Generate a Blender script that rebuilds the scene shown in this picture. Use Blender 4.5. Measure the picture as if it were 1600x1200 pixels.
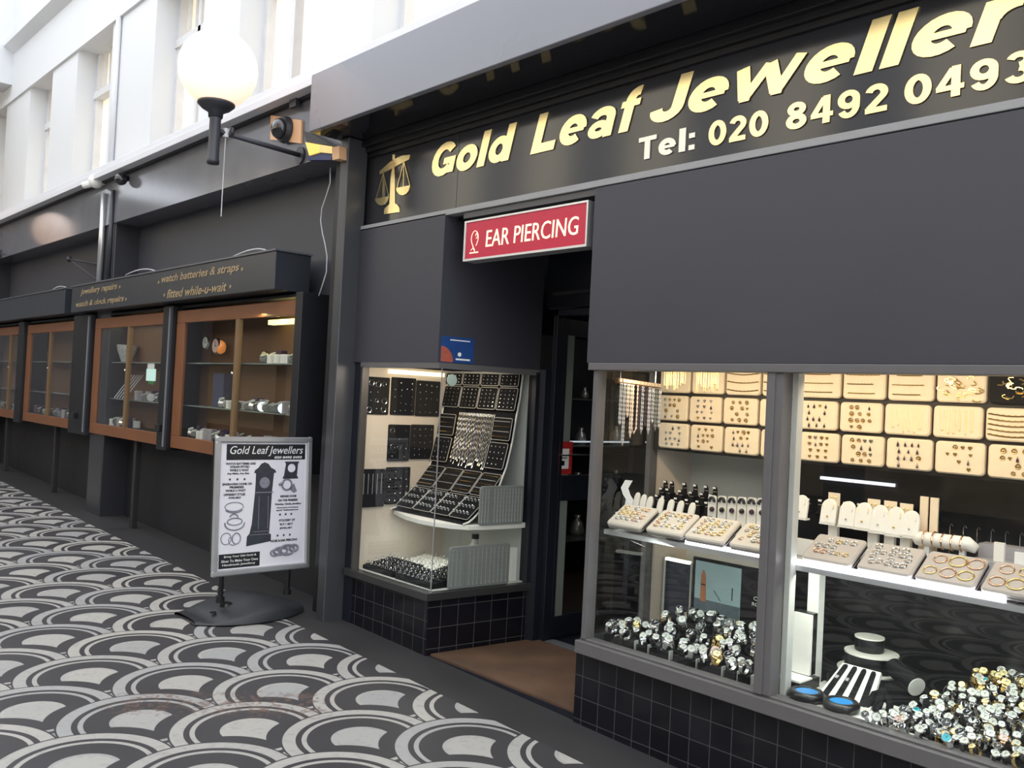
import bpy, math, random
from mathutils import Vector, Matrix
random.seed(11)
for _o in list(bpy.data.objects):
    bpy.data.objects.remove(_o)
scene = bpy.context.scene
COL = scene.collection
V = Vector
PI = math.pi

# ------------------------------------------------------------------ camera
FPX = 1402.81
YAW, PITCH, ROLL = math.radians(47.2325), math.radians(1.0299), math.radians(2.8773)
CAM = V((0, 0, 1.52))
FWD = V((-math.sin(YAW) * math.cos(PITCH), math.cos(YAW) * math.cos(PITCH), math.sin(PITCH)))
_r0 = V((math.cos(YAW), math.sin(YAW), 0))
_u0 = _r0.cross(FWD)
RGT = math.cos(ROLL) * _r0 + math.sin(ROLL) * _u0
UPV = -math.sin(ROLL) * _r0 + math.cos(ROLL) * _u0
cam_data = bpy.data.cameras.new('camera')
cam = bpy.data.objects.new('camera', cam_data)
COL.objects.link(cam)
cam_data.sensor_width = 36
cam_data.lens = FPX / 1600 * 36
cam_data.clip_start = 0.05
cam_data.clip_end = 200
cam.matrix_world = Matrix(((RGT.x, UPV.x, -FWD.x, CAM.x), (RGT.y, UPV.y, -FWD.y, CAM.y), (RGT.z, UPV.z, -FWD.z, CAM.z), (0, 0, 0, 1)))
scene.camera = cam

# ------------------------------------------------------------------ sky, lights, exposure
world = bpy.data.worlds.new('arcade_daylight')
scene.world = world
world.use_nodes = True
world.node_tree.nodes['Background'].inputs[0].default_value = (0.91, 0.96, 1.03, 1)
world.node_tree.nodes['Background'].inputs[1].default_value = 2.8
scene.view_settings.view_transform = 'Standard'
scene.view_settings.look = 'None'
scene.view_settings.gamma = 1
scene.view_settings.exposure = 0
scene.view_settings.use_curve_mapping = False


def area(name, loc, target, sx, sy, power, color):
    l = bpy.data.lights.new(name, 'AREA')
    l.shape = 'RECTANGLE'
    l.size, l.size_y = sx, sy
    l.energy = power
    l.color = color
    o = bpy.data.objects.new(name, l)
    COL.objects.link(o)
    o.location = loc
    d = (V(target) - V(loc)).normalized()
    o.rotation_euler = d.to_track_quat('-Z', 'Y').to_euler()
    return o


WARM = (1.0, 0.81, 0.56)
area('display_light_right', (-1.75, 3.34, 1.69), (-1.75, 3.72, 1.2), 2.1, 0.05, 9.5, WARM)
area('display_light_left', (-4.38, 3.42, 1.67), (-4.72, 3.66, 1.0), 0.5, 0.12, 4.6, (1.0, 0.85, 0.66))
area('shelf_light_right', (-1.45, 3.32, 0.892), (-1.45, 3.5, 0.4), 0.9, 0.03, 3.8, (0.93, 1.0, 0.88))
area('shelf_light_left', (-2.3, 3.34, 0.892), (-2.4, 3.55, 0.4), 0.8, 0.03, 1.5, (0.9, 1.0, 0.92))
area('bay_low_light', (-4.5, 3.55, 0.71), (-4.5, 3.5, 0.4), 0.5, 0.1, 0.9, (0.95, 1.0, 0.93))
area('shop_ceiling_light', (-3.6, 5.6, 2.5), (-3.6, 5.6, 0), 1.2, 0.6, 5, (1.0, 0.95, 0.85))
area('cabinet_light_near', (-5.95, 3.20, 2.06), (-6.0, 3.25, 1.0), 0.7, 0.05, 1.6, (1.0, 0.85, 0.4))
area('cabinet_light_far', (-8.7, 3.20, 2.06), (-8.7, 3.25, 1.0), 1.2, 0.05, 1.0, (1.0, 0.9, 0.6))


# ------------------------------------------------------------------ pixel rays onto real planes
def ray(px, py):
    return FWD + RGT * ((px - 800) / FPX) + UPV * ((600 - py) / FPX)


def yP(px, py, y):
    d = ray(px, py)
    return CAM + d * (y / d.y)


def xP(px, py, x):
    d = ray(px, py)
    return CAM + d * (x / d.x)


def zP(px, py, z):
    d = ray(px, py)
    return CAM + d * ((z - CAM.z) / d.z)


FS = 0.02549


def zf(x):
    return -0.0808 - FS * x


# ------------------------------------------------------------------ node helper
class S:
    nt = None

    def __init__(self, s):
        self.s = s

    @staticmethod
    def m(op, a, b=None, c=None):
        n = S.nt.nodes.new('ShaderNodeMath')
        n.operation = op
        for i, q in enumerate((a, b, c)):
            if q is None:
                continue
            if isinstance(q, S):
                S.nt.links.new(q.s, n.inputs[i])
            else:
                n.inputs[i].default_value = q
        return S(n.outputs[0])

    def __add__(a, b): return S.m('ADD', a, b)
    def __radd__(a, b): return S.m('ADD', b, a)
    def __sub__(a, b): return S.m('SUBTRACT', a, b)
    def __rsub__(a, b): return S.m('SUBTRACT', b, a)
    def __mul__(a, b): return S.m('MULTIPLY', a, b)
    def __rmul__(a, b): return S.m('MULTIPLY', b, a)
    def __truediv__(a, b): return S.m('DIVIDE', a, b)
    def floor(a): return S.m('FLOOR', a)
    def sqrt(a): return S.m('SQRT', a)
    def lt(a, b): return S.m('LESS_THAN', a, b)
    def gt(a, b): return S.m('GREATER_THAN', a, b)
    def mx(a, b): return S.m('MAXIMUM', a, b)
    def mn(a, b): return S.m('MINIMUM', a, b)
    def mod(a, b): return S.m('FLOORED_MODULO', a, b)
    def abs(a): return S.m('ABSOLUTE', a)


def mixc(nt, fac, c1, c2):
    n = nt.nodes.new('ShaderNodeMix')
    n.data_type = 'RGBA'
    for i, q in ((0, fac), (6, c1), (7, c2)):
        if isinstance(q, S):
            nt.links.new(q.s, n.inputs[i])
        elif hasattr(q, 'is_output'):
            nt.links.new(q, n.inputs[i])
        elif i == 0:
            n.inputs[0].default_value = q
        else:
            n.inputs[i].default_value = (*q, 1)
    return n.outputs[2]


MATS = {}


def mat(name, color=(0.5, 0.5, 0.5), rough=0.5, metal=0.0, vary=0.12, vscale=6.0, bump=0.0, emit=None, estr=0.0, spec=0.5, coat=0.0, stretch=None):
    """principled material whose colour and roughness wander a little with noise"""
    if name in MATS:
        return MATS[name]
    m = bpy.data.materials.new(name)
    m.use_nodes = True
    nt = m.node_tree
    b = nt.nodes['Principled BSDF']
    b.inputs['Metallic'].default_value = metal
    b.inputs['Specular IOR Level'].default_value = spec
    b.inputs['Coat Weight'].default_value = coat
    tc = nt.nodes.new('ShaderNodeTexCoord')
    nz = nt.nodes.new('ShaderNodeTexNoise')
    nz.inputs['Scale'].default_value = vscale
    nz.inputs['Detail'].default_value = 4
    if stretch:
        mp = nt.nodes.new('ShaderNodeMapping')
        mp.inputs['Scale'].default_value = stretch
        nt.links.new(tc.outputs['Object'], mp.inputs[0])
        nt.links.new(mp.outputs[0], nz.inputs['Vector'])
    else:
        nt.links.new(tc.outputs['Object'], nz.inputs['Vector'])
    c = V(color)
    col = mixc(nt, S(nz.outputs['Fac']), tuple(c * (1 - vary)), tuple(min(1, q * (1 + vary)) for q in color))
    nt.links.new(col, b.inputs['Base Color'])
    S.nt = nt
    rr = S(nz.outputs['Fac']) * (rough * 0.3) + rough * 0.85
    nt.links.new(rr.s, b.inputs['Roughness'])
    if bump:
        bp = nt.nodes.new('ShaderNodeBump')
        bp.inputs['Strength'].default_value = bump
        bp.inputs['Distance'].default_value = 0.01
        nt.links.new(nz.outputs['Fac'], bp.inputs['Height'])
        nt.links.new(bp.outputs[0], b.inputs['Normal'])
    if emit:
        b.inputs['Emission Color'].default_value = (*emit, 1)
        b.inputs['Emission Strength'].default_value = estr
    MATS[name] = m
    return m


def glass_mat(name, tint=(0.96, 0.98, 0.97), base=0.035, gain=0.9, rough=0.0):
    m = bpy.data.materials.new(name)
    m.use_nodes = True
    nt = m.node_tree
    nt.nodes.remove(nt.nodes['Principled BSDF'])
    out = nt.nodes['Material Output']
    tr = nt.nodes.new('ShaderNodeBsdfTransparent')
    tr.inputs[0].default_value = (*tint, 1)
    gl = nt.nodes.new('ShaderNodeBsdfGlossy')
    gl.inputs['Roughness'].default_value = rough
    lw = nt.nodes.new('ShaderNodeLayerWeight')
    lw.inputs[0].default_value = 0.5
    S.nt = nt
    f = S(lw.outputs['Facing'])
    fac = S.m('POWER', f, 5.0) * gain + base
    mx = nt.nodes.new('ShaderNodeMixShader')
    nt.links.new(fac.s, mx.inputs[0])
    nt.links.new(tr.outputs[0], mx.inputs[1])
    nt.links.new(gl.outputs[0], mx.inputs[2])
    nt.links.new(mx.outputs[0], out.inputs[0])
    MATS[name] = m
    return m


def floor_mat():
    m = bpy.data.materials.new('scallop_mosaic_floor')
    m.use_nodes = True
    nt = m.node_tree
    S.nt = nt
    b = nt.nodes['Principled BSDF']
    tc = nt.nodes.new('ShaderNodeTexCoord')
    sx = nt.nodes.new('ShaderNodeSeparateXYZ')
    nt.links.new(tc.outputs['Object'], sx.inputs[0])
    x, y = S(sx.outputs[0]), S(sx.outputs[1])
    P, Q, R = 0.68771, 0.349, 0.349
    ux = x - (-9.8399 + FX)
    w = FY + 2.6184 - y
    j = (w / Q).floor()
    dA = w - j * Q

    def column(jj, dy):
        off = jj.mod(2.0) * (P / 2)
        h = (R * R - dy * dy).mx(0.0).sqrt()
        cx = ((ux + h - off) / P).floor() * P + off
        dx = ux - cx
        return cx, dx, dx.lt(h)
    cA, xA, vA = column(j, dA)
    dB = Q - dA
    cB, xB, vB = column(j + 1.0, dB)
    useA = vA * (1 - vB * cB.gt(cA))
    dx = (useA * xA + (1 - useA) * xB) / R
    dy = (useA * dA + (1 - useA) * dB) / R
    d = (dx * dx + dy * dy).sqrt()
    ring1 = d.gt(0.815) * d.lt(0.975)
    ring2 = d.gt(0.68) * d.lt(0.742)
    k = 0.385
    ex, ey = dx - k * 1.7, dy.abs() - k * 1.7
    fan = d.lt(k) * (ex * ex + ey * ey).sqrt().gt(k * 1.838)
    inborder = y.lt(2.907)
    white = (ring1 + ring2 + fan).mn(1.0) * inborder
    # marble and wear
    n1 = nt.nodes.new('ShaderNodeTexNoise'); n1.inputs['Scale'].default_value = 1.7; n1.inputs['Detail'].default_value = 3
    n2 = nt.nodes.new('ShaderNodeTexNoise'); n2.inputs['Scale'].default_value = 22; n2.inputs['Detail'].default_value = 6
    n2.inputs['Distortion'].default_value = 1.2
    for n in (n1, n2):
        nt.links.new(tc.outputs['Object'], n.inputs['Vector'])
    wn = nt.nodes.new('ShaderNodeTexWhiteNoise'); wn.noise_dimensions = '2D'
    cmb = nt.nodes.new('ShaderNodeCombineXYZ')
    cc = (useA * cA + (1 - useA) * cB)
    nt.links.new((cc * 7.3 + (d * 3.0).floor()).s, cmb.inputs[0])
    nt.links.new((j + 1 - useA).s, cmb.inputs[1])
    nt.links.new(cmb.outputs[0], wn.inputs['Vector'])
    wa = mixc(nt, S(wn.outputs['Value']), (0.34, 0.335, 0.33), (0.43, 0.41, 0.37))
    wb = mixc(nt, (S(n2.outputs['Fac']) - 0.52).mx(0.0) * 2.2, wa, (0.24, 0.23, 0.22))
    bl = mixc(nt, S(n1.outputs['Fac']), (0.034, 0.032, 0.035), (0.062, 0.058, 0.061))
    st = mixc(nt, S(n1.outputs['Fac']), (0.028, 0.027, 0.028), (0.052, 0.049, 0.050))
    dark = mixc(nt, inborder, st, bl)
    base = mixc(nt, white, dark, wb)
    # a worn, reddish band of repairs across a few scallops
    px_, py_ = x + 4.0, y - 1.95
    e1 = (px_ * 0.55 + py_ * 0.83)
    e2 = (px_ * 0.83 - py_ * 0.55)
    patch = ((0.20 - e2.abs()) * 8.0).mx(0.0).mn(1.0) * ((0.55 - e1.abs()) * 6.0).mx(0.0).mn(1.0)
    spk = (S(n2.outputs['Fac']) - 0.47).mx(0.0) * 5.0
    worn = mixc(nt, (patch * spk).mn(0.75), base, (0.16, 0.10, 0.075))
    nt.links.new(worn, b.inputs['Base Color'])
    b.inputs['Roughness'].default_value = 0.42
    rg = S(n1.outputs['Fac']) * 0.25 + 0.33
    nt.links.new(rg.s, b.inputs['Roughness'])
    b.inputs['Specular IOR Level'].default_value = 0.35
    return m


def tile_mat(name, axis, size=0.105, ox=0.0, oz=0.0, c1=(0.006, 0.006, 0.009), grout=(0.065, 0.064, 0.062)):
    m = bpy.data.materials.new(name)
    m.use_nodes = True
    nt = m.node_tree
    S.nt = nt
    b = nt.nodes['Principled BSDF']
    tc = nt.nodes.new('ShaderNodeTexCoord')
    sx = nt.nodes.new('ShaderNodeSeparateXYZ')
    nt.links.new(tc.outputs['Object'], sx.inputs[0])
    a = (S(sx.outputs[axis]) - ox) / size
    z = (S(sx.outputs[2]) - oz) / size
    fa = (a - a.floor() - 0.5).abs()
    fz = (z - z.floor() - 0.5).abs()
    line = fa.mx(fz).gt(0.482)
    wn = nt.nodes.new('ShaderNodeTexWhiteNoise'); wn.noise_dimensions = '2D'
    cmb = nt.nodes.new('ShaderNodeCombineXYZ')
    nt.links.new(a.floor().s, cmb.inputs[0]); nt.links.new(z.floor().s, cmb.inputs[1])
    nt.links.new(cmb.outputs[0], wn.inputs['Vector'])
    tcol = mixc(nt, S(wn.outputs['Value']), c1, tuple(q * 1.5 for q in c1))
    nt.links.new(mixc(nt, line, tcol, grout), b.inputs['Base Color'])
    nt.links.new((line * 0.5 + 0.18).s, b.inputs['Roughness'])
    b.inputs['Specular IOR Level'].default_value = 0.3
    MATS[name] = m
    return m


FX, FY = 0.0, 0.0
GLASS = glass_mat('clear_window_glass', base=0.048)
CABGLASS = glass_mat('cabinet_glass', base=0.11)
MARB = floor_mat()
TILEX = tile_mat('black_tile_front', 0, 0.1035, -1.847, 0.3275 - 0.0015)
TILEY = tile_mat('black_tile_return', 1, 0.12, 3.31, 0.30)
TILEB = tile_mat('black_tile_band', 0, 0.152, 0, 0.0, (0.030, 0.030, 0.034), (0.05, 0.05, 0.052))
BLKGLOSS = mat('polished_black_fascia', (0.030, 0.030, 0.035), 0.12, vary=0.1, vscale=2)
BLKBAND = mat('polished_black_stone', (0.14, 0.142, 0.16), 0.12, vary=0.25, vscale=3)
PANEL = mat('matt_charcoal_panel', (0.042, 0.041, 0.053), 0.5, vary=0.1, vscale=1.5)
CANOPY = mat('grey_satin_canopy', (0.22, 0.225, 0.26), 0.28, vary=0.08, vscale=1.2)
SOFFIT = mat('polished_black_soffit', (0.014, 0.014, 0.018), 0.08, vary=0.1)
DARK = mat('dark_painted_timber', (0.010, 0.010, 0.013), 0.45, vary=0.2)
NAVY = mat('dark_navy_paint', (0.010, 0.012, 0.020), 0.4, vary=0.15)
SHUT = mat('dark_grey_render', (0.050, 0.051, 0.064), 0.5, vary=0.25, vscale=1.0)
FRAME = mat('grey_anodised_frame', (0.118, 0.112, 0.113), 0.42, 0.0, vary=0.08, vscale=12)
SILVER = mat('silver_aluminium', (0.62, 0.62, 0.63), 0.32, 0.7, vary=0.06, vscale=10)
STEEL = mat('polished_steel', (0.75, 0.76, 0.76), 0.18, 1.0, vary=0.05)
GOLDM = mat('yellow_gold_metal', (0.90, 0.66, 0.27), 0.2, 1.0, vary=0.06)
ROSE = mat('rose_gold_metal', (0.85, 0.52, 0.36), 0.22, 1.0, vary=0.06)
GOLDF = mat('gold_leaf_lettering', (1.0, 0.78, 0.40), 0.22, 0.95, vary=0.07, vscale=3)
GOLDD = mat('faded_bronze_lettering', (0.36, 0.27, 0.16), 0.5, 0.2, vary=0.3)
WHITEWALL = mat('white_painted_wall', (0.67, 0.68, 0.70), 0.6, vary=0.03, vscale=1)
LEDGE = mat('pale_grey_ledge', (0.68, 0.68, 0.72), 0.5, vary=0.08, vscale=2)
CREAM = mat('cream_window_blind', (0.86, 0.78, 0.62), 0.6, vary=0.05, emit=(1.0, 0.88, 0.68), estr=0.5)  # blind carries an added glow of its own for overexposed panes
PAD = mat('cream_velvet_pad', (0.78, 0.66, 0.50), 0.85, vary=0.07, vscale=25, spec=0.1)
PADEDGE = mat('grey_pad_edge', (0.36, 0.33, 0.33), 0.7, vary=0.08, spec=0.2)
BLKVEL = mat('black_velvet', (0.010, 0.010, 0.012), 0.9, vary=0.2, spec=0.15)
BLKPLA = mat('black_plastic', (0.012, 0.012, 0.014), 0.3, vary=0.15)
BASEPL = mat('charcoal_moulded_plastic', (0.026, 0.027, 0.032), 0.5, vary=0.15, bump=0.05)
BEIGE = mat('beige_lining_board', (0.58, 0.50, 0.41), 0.7, vary=0.06, vscale=3)
PALEB = mat('pale_grey_lining', (0.55, 0.56, 0.53), 0.7, vary=0.1, vscale=2)
WHITEA = mat('white_acrylic', (0.84, 0.83, 0.79), 0.3, vary=0.04)
WHITEL = mat('white_leatherette', (0.82, 0.80, 0.74), 0.55, vary=0.06)
PAPER = mat('white_paper', (0.85, 0.85, 0.83), 0.7, vary=0.05)
POSTER = mat('white_poster_paper', (0.80, 0.78, 0.83), 0.45, vary=0.04)
INK = mat('black_print', (0.012, 0.012, 0.016), 0.5, vary=0.2)
INKG = mat('dark_grey_print', (0.035, 0.040, 0.050), 0.5, vary=0.4, vscale=40)
INKM = mat('mid_grey_print', (0.22, 0.22, 0.26), 0.5, vary=0.3, vscale=60)
WOOD = mat('orange_stained_wood', (0.21, 0.082, 0.034), 0.42, vary=0.25, vscale=5, stretch=(1, 6, 1))
WOODD = mat('brown_cabinet_lining', (0.16, 0.085, 0.045), 0.55, vary=0.2, vscale=4)
COPPER = mat('worn_coir_doormat', (0.100, 0.053, 0.029), 0.8, vary=0.75, vscale=4.0, bump=0.3)
REDS = mat('crimson_sign_face', (0.40, 0.005, 0.035), 0.35, vary=0.05, emit=(1.0, 0.008, 0.07), estr=0.11)
SIGNLIT = mat('lit_cream_sign_letters', (0.9, 0.8, 0.6), 0.4, emit=(1.0, 0.80, 0.52), estr=0.75)
RED = mat('red_print', (0.45, 0.02, 0.02), 0.5, vary=0.1)
BLUE = mat('blue_print', (0.015, 0.06, 0.22), 0.4, vary=0.3, vscale=20)
CORAL = mat('coral_print', (0.42, 0.10, 0.06), 0.5, vary=0.4, vscale=40)
GLOBE = mat('opal_lamp_globe', (0.92, 0.88, 0.85), 0.25, vary=0.02, emit=(1.0, 0.62, 0.42), estr=1.1)
LED = mat('white_led_tube', (1, 1, 1), 0.5, emit=(0.88, 0.88, 1.0), estr=7.0)
FLU = mat('yellow_cabinet_lamp', (1, 0.9, 0.5), 0.5, emit=(1.0, 0.86, 0.35), estr=2.2)
PEACH = mat('peach_timber_plate', (0.75, 0.45, 0.25), 0.5, vary=0.15)
YELL = mat('yellow_floodlight_glass', (0.85, 0.55, 0.10), 0.3, emit=(1.0, 0.62, 0.12), estr=0.6)
SMOKE = mat('smoked_dome', (0.02, 0.02, 0.025), 0.06, vary=0.05, coat=0.5)
CABLEW = mat('white_cable_sheath', (0.55, 0.55, 0.57), 0.5)
DIALW = mat('white_watch_dial', (0.50, 0.52, 0.47), 0.3, vary=0.04)
DIALC = mat('cream_watch_dial', (0.80, 0.74, 0.42), 0.3, vary=0.05)
DIALK = mat('black_watch_dial', (0.015, 0.016, 0.02), 0.2, vary=0.1)
DIALT = mat('teal_watch_dial', (0.03, 0.36, 0.42), 0.3, vary=0.05)
DIALP = mat('pale_pink_dial', (0.62, 0.44, 0.40), 0.3, vary=0.05)
DIALB = mat('bright_blue_dial', (0.03, 0.25, 0.62), 0.35, vary=0.05)
PEARL = mat('pearl_bead', (0.70, 0.58, 0.50), 0.3, vary=0.12, vscale=30)
GREYG = mat('grey_display_board', (0.22, 0.23, 0.22), 0.6, vary=0.1, vscale=20)
STONE = mat('dark_gemstone', (0.05, 0.03, 0.05), 0.15, vary=0.3)
GREENP = mat('green_plastic', (0.05, 0.25, 0.07), 0.5)
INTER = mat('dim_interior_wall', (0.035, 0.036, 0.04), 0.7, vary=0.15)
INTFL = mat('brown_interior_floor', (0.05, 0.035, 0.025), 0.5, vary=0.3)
SEA = mat('misty_sea_print', (0.40, 0.55, 0.58), 0.5, vary=0.12, vscale=4)
SEAD = mat('grey_sea_print', (0.13, 0.17, 0.20), 0.5, vary=0.3, vscale=30)
ORANGE = mat('orange_tower_print', (0.50, 0.20, 0.09), 0.5, vary=0.15)


# ------------------------------------------------------------------ mesh builder
class MB:
    def __init__(self):
        self.v, self.f = [], []

    def add(self, vs, fs):
        o = len(self.v)
        self.v += [V(p) for p in vs]
        self.f += [tuple(i + o for i in q) for q in fs]
        return self

    def hexa(self, p):
        return self.add(p, [(3, 2, 1, 0), (4, 5, 6, 7), (0, 1, 5, 4), (1, 2, 6, 5), (2, 3, 7, 6), (3, 0, 4, 7)])

    def box(self, x0, x1, y0, y1, z0, z1):
        return self.hexa([(x0, y0, z0), (x1, y0, z0), (x1, y1, z0), (x0, y1, z0), (x0, y0, z1), (x1, y0, z1), (x1, y1, z1), (x0, y1, z1)])

    def obox(self, c, ax, ay, az):
        c, ax, ay, az = V(c), V(ax), V(ay), V(az)
        return self.hexa([c - ax - ay - az, c + ax - ay - az, c + ax + ay - az, c - ax + ay - az, c - ax - ay + az, c + ax - ay + az, c + ax + ay + az, c - ax + ay + az])

    def quad(self, *p):
        return self.add(p, [tuple(range(len(p)))])

    def prism(self, pts, ext):
        n = len(pts)
        ext = V(ext)
        vs = [V(p) for p in pts] + [V(p) + ext for p in pts]
        fs = [tuple(range(n))[::-1], tuple(range(n, 2 * n))] + [(i, (i + 1) % n, n + (i + 1) % n, n + i) for i in range(n)]
        return self.add(vs, fs)

    def tube(self, pts, r, n=8, closed=False, caps=True):
        pts = [V(p) for p in pts]
        N = len(pts)
        rs = r if isinstance(r, (list, tuple)) else [r] * N
        vs, fs = [], []
        prev = None
        for i, p in enumerate(pts):
            if closed:
                t = pts[(i + 1) % N] - pts[i - 1]
            else:
                t = pts[min(i + 1, N - 1)] - pts[max(i - 1, 0)]
            t.normalize()
            if prev is None:
                a = V((0, 0, 1)) if abs(t.z) < 0.9 else V((1, 0, 0))
                u = t.cross(a).normalized()
            else:
                u = (prev - t * prev.dot(t)).normalized()
            prev = u
            w = t.cross(u)
            for k in range(n):
                an = 2 * PI * k / n
                vs.append(p + (u * math.cos(an) + w * math.sin(an)) * rs[i])
        for i in range(N if closed else N - 1):
            a, b = i * n, ((i + 1) % N) * n
            for k in range(n):
                fs.append((a + k, a + (k + 1) % n, b + (k + 1) % n, b + k))
        if not closed and caps:
            fs.append(tuple(range(n))[::-1])
            fs.append(tuple(range((N - 1) * n, N * n)))
        return self.add(vs, fs)

    def lathe(self, prof, o=(0, 0, 0), ax=(0, 0, 1), n=24):
        o, ax = V(o), V(ax).normalized()
        a = V((0, 0, 1)) if abs(ax.z) < 0.9 else V((1, 0, 0))
        u = ax.cross(a).normalized()
        w = ax.cross(u)
        vs, fs = [], []
        for r, h in prof:
            for k in range(n):
                an = 2 * PI * k / n
                vs.append(o + ax * h + (u * math.cos(an) + w * math.sin(an)) * max(r, 1e-5))
        for i in range(len(prof) - 1):
            for k in range(n):
                fs.append((i * n + k, i * n + (k + 1) % n, (i + 1) * n + (k + 1) % n, (i + 1) * n + k))
        fs.append(tuple(range(n))[::-1])
        fs.append(tuple(range((len(prof) - 1) * n, len(prof) * n)))
        return self.add(vs, fs)

    def sphere(self, c, r, n=16, ax=(0, 0, 1), sq=1.0):
        m = max(5, n // 2)
        return self.lathe([(r * math.sin(PI * i / m), -r * sq * math.cos(PI * i / m)) for i in range(m + 1)], c, ax, n)

    def rslab(self, o, ux, uy, w, h, r, t, k=4, soft=0.0):
        """rounded rectangle slab; o is its lower left corner on the back face"""
        o, ux, uy = V(o), V(ux).normalized(), V(uy).normalized()
        nn = ux.cross(uy)

        def ring(ins, lift):
            out = []
            rr = max(r - ins, 1e-4)
            for cx, cy, a0 in ((w - r, r, -90), (w - r, h - r, 0), (r, h - r, 90), (r, r, 180)):
                for i in range(k + 1):
                    a = math.radians(a0 + 90 * i / k)
                    out.append(o + ux * (cx + rr * math.cos(a)) + uy * (cy + rr * math.sin(a)) + nn * lift)
            return out
        rings = [ring(0, 0), ring(0, t - soft)]
        if soft:
            rings.append(ring(soft, t))
        n = len(rings[0])
        vs = [p for q in rings for p in q]
        fs = [tuple(range(n))[::-1], tuple(range((len(rings) - 1) * n, len(rings) * n))]
        for i in range(len(rings) - 1):
            for q in range(n):
                fs.append((i * n + q, i * n + (q + 1) % n, (i + 1) * n + (q + 1) % n, (i + 1) * n + q))
        return self.add(vs, fs)

    def grid(self, fn, nu, nv):
        vs = [fn(i / nu, j / nv) for j in range(nv + 1) for i in range(nu + 1)]
        fs = [(j * (nu + 1) + i, j * (nu + 1) + i + 1, (j + 1) * (nu + 1) + i + 1, (j + 1) * (nu + 1) + i) for j in range(nv) for i in range(nu)]
        return self.add(vs, fs)

    def build(self, name, material, parent=None, smooth=False, bevel=0.0):
        me = bpy.data.meshes.new(name)
        vs = self.v
        if parent is not None:
            inv = root_matrix(parent).inverted()
            vs = [inv @ p for p in vs]
        me.from_pydata([tuple(p) for p in vs], [], self.f)
        if smooth:
            me.polygons.foreach_set('use_smooth', [True] * len(me.polygons))
        me.materials.append(material)
        me.update()
        o = bpy.data.objects.new(name, me)
        COL.objects.link(o)
        o.parent = parent
        if bevel:
            md = o.modifiers.new('bevel', 'BEVEL')
            md.width = bevel
            md.segments = 2
            md.limit_method = 'ANGLE'
        return o


def root_matrix(o):
    m = Matrix.Identity(4)
    while o is not None:
        m = Matrix.LocRotScale(o.location, o.rotation_euler, o.scale) @ m
        o = o.parent
    return m


def tag(o, label, cat, group=None, kind=None):
    o['label'] = label
    if cat:
        o['category'] = cat
    if group:
        o['group'] = group
    if kind:
        o['kind'] = kind
    return o


def thing(name, label, cat, loc=(0, 0, 0), group=None):
    o = bpy.data.objects.new(name, None)
    o.empty_display_size = 0.05
    COL.objects.link(o)
    o.location = loc
    return tag(o, label, cat, group)


def struct(name, mb, m, label=None, parent=None, bevel=0.0, smooth=False):
    o = mb.build(name, m, parent, smooth, bevel)
    if parent is None:
        o['kind'] = 'structure'
        if label:
            o['label'] = label
    return o


def place(o, loc, rot=None):
    o.location = loc
    if rot is not None:
        o.rotation_euler = rot


def dup(root, loc, rot=None, label=None, scale=None):
    r = root.copy()
    COL.objects.link(r)
    r.location = loc
    if rot is not None:
        r.rotation_euler = rot
    if scale:
        r.scale = (scale,) * 3
    if label:
        r['label'] = label
    for ch in root.children:
        c = ch.copy()
        COL.objects.link(c)
        c.parent = r
        for g in ch.children:
            d = g.copy()
            COL.objects.link(d)
            d.parent = c
    return r


def frame_euler(ux, uy):
    ux, uy = V(ux).normalized(), V(uy).normalized()
    n = ux.cross(uy)
    return Matrix((ux, uy, n)).transposed().to_euler()


_FONTN = [0]


def text(mb, body, o, ux, uy, w, h, bold=0.0, shear=0.0, depth=0.003, fit=True):
    """solid lettering whose outline box starts at o and runs w along ux and h along uy"""
    cu = bpy.data.curves.new('lettering_curve', 'FONT')
    cu.body = body
    cu.offset = bold
    cu.shear = shear
    cu.resolution_u = 3
    cu.extrude = 0.01
    ob = bpy.data.objects.new('lettering_curve', cu)
    COL.objects.link(ob)
    dg = bpy.context.evaluated_depsgraph_get()
    me = bpy.data.meshes.new_from_object(ob.evaluated_get(dg))
    vs = [v.co.copy() for v in me.vertices]
    fs = [tuple(p.vertices) for p in me.polygons]
    bpy.data.objects.remove(ob)
    bpy.data.curves.remove(cu)
    bpy.data.meshes.remove(me)
    x0, x1 = min(v.x for v in vs), max(v.x for v in vs)
    y0, y1 = min(v.y for v in vs), max(v.y for v in vs)
    o, ux, uy = V(o), V(ux).normalized(), V(uy).normalized()
    n = ux.cross(uy)
    sx, sy = w / (x1 - x0), h / (y1 - y0)
    mb.add([o + ux * ((v.x - x0) * sx) + uy * ((v.y - y0) * sy) + n * (depth if v.z > 0 else 0.0) for v in vs], fs)
    return mb


X_, Y_, Z_ = V((1, 0, 0)), V((0, 1, 0)), V((0, 0, 1))


def arc(cx, cy, rx, ry, a0, a1, n=14):
    return [(cx + rx * math.cos(math.radians(a0 + (a1 - a0) * i / n)), cy + ry * math.sin(math.radians(a0 + (a1 - a0) * i / n))) for i in range(n + 1)]


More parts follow.
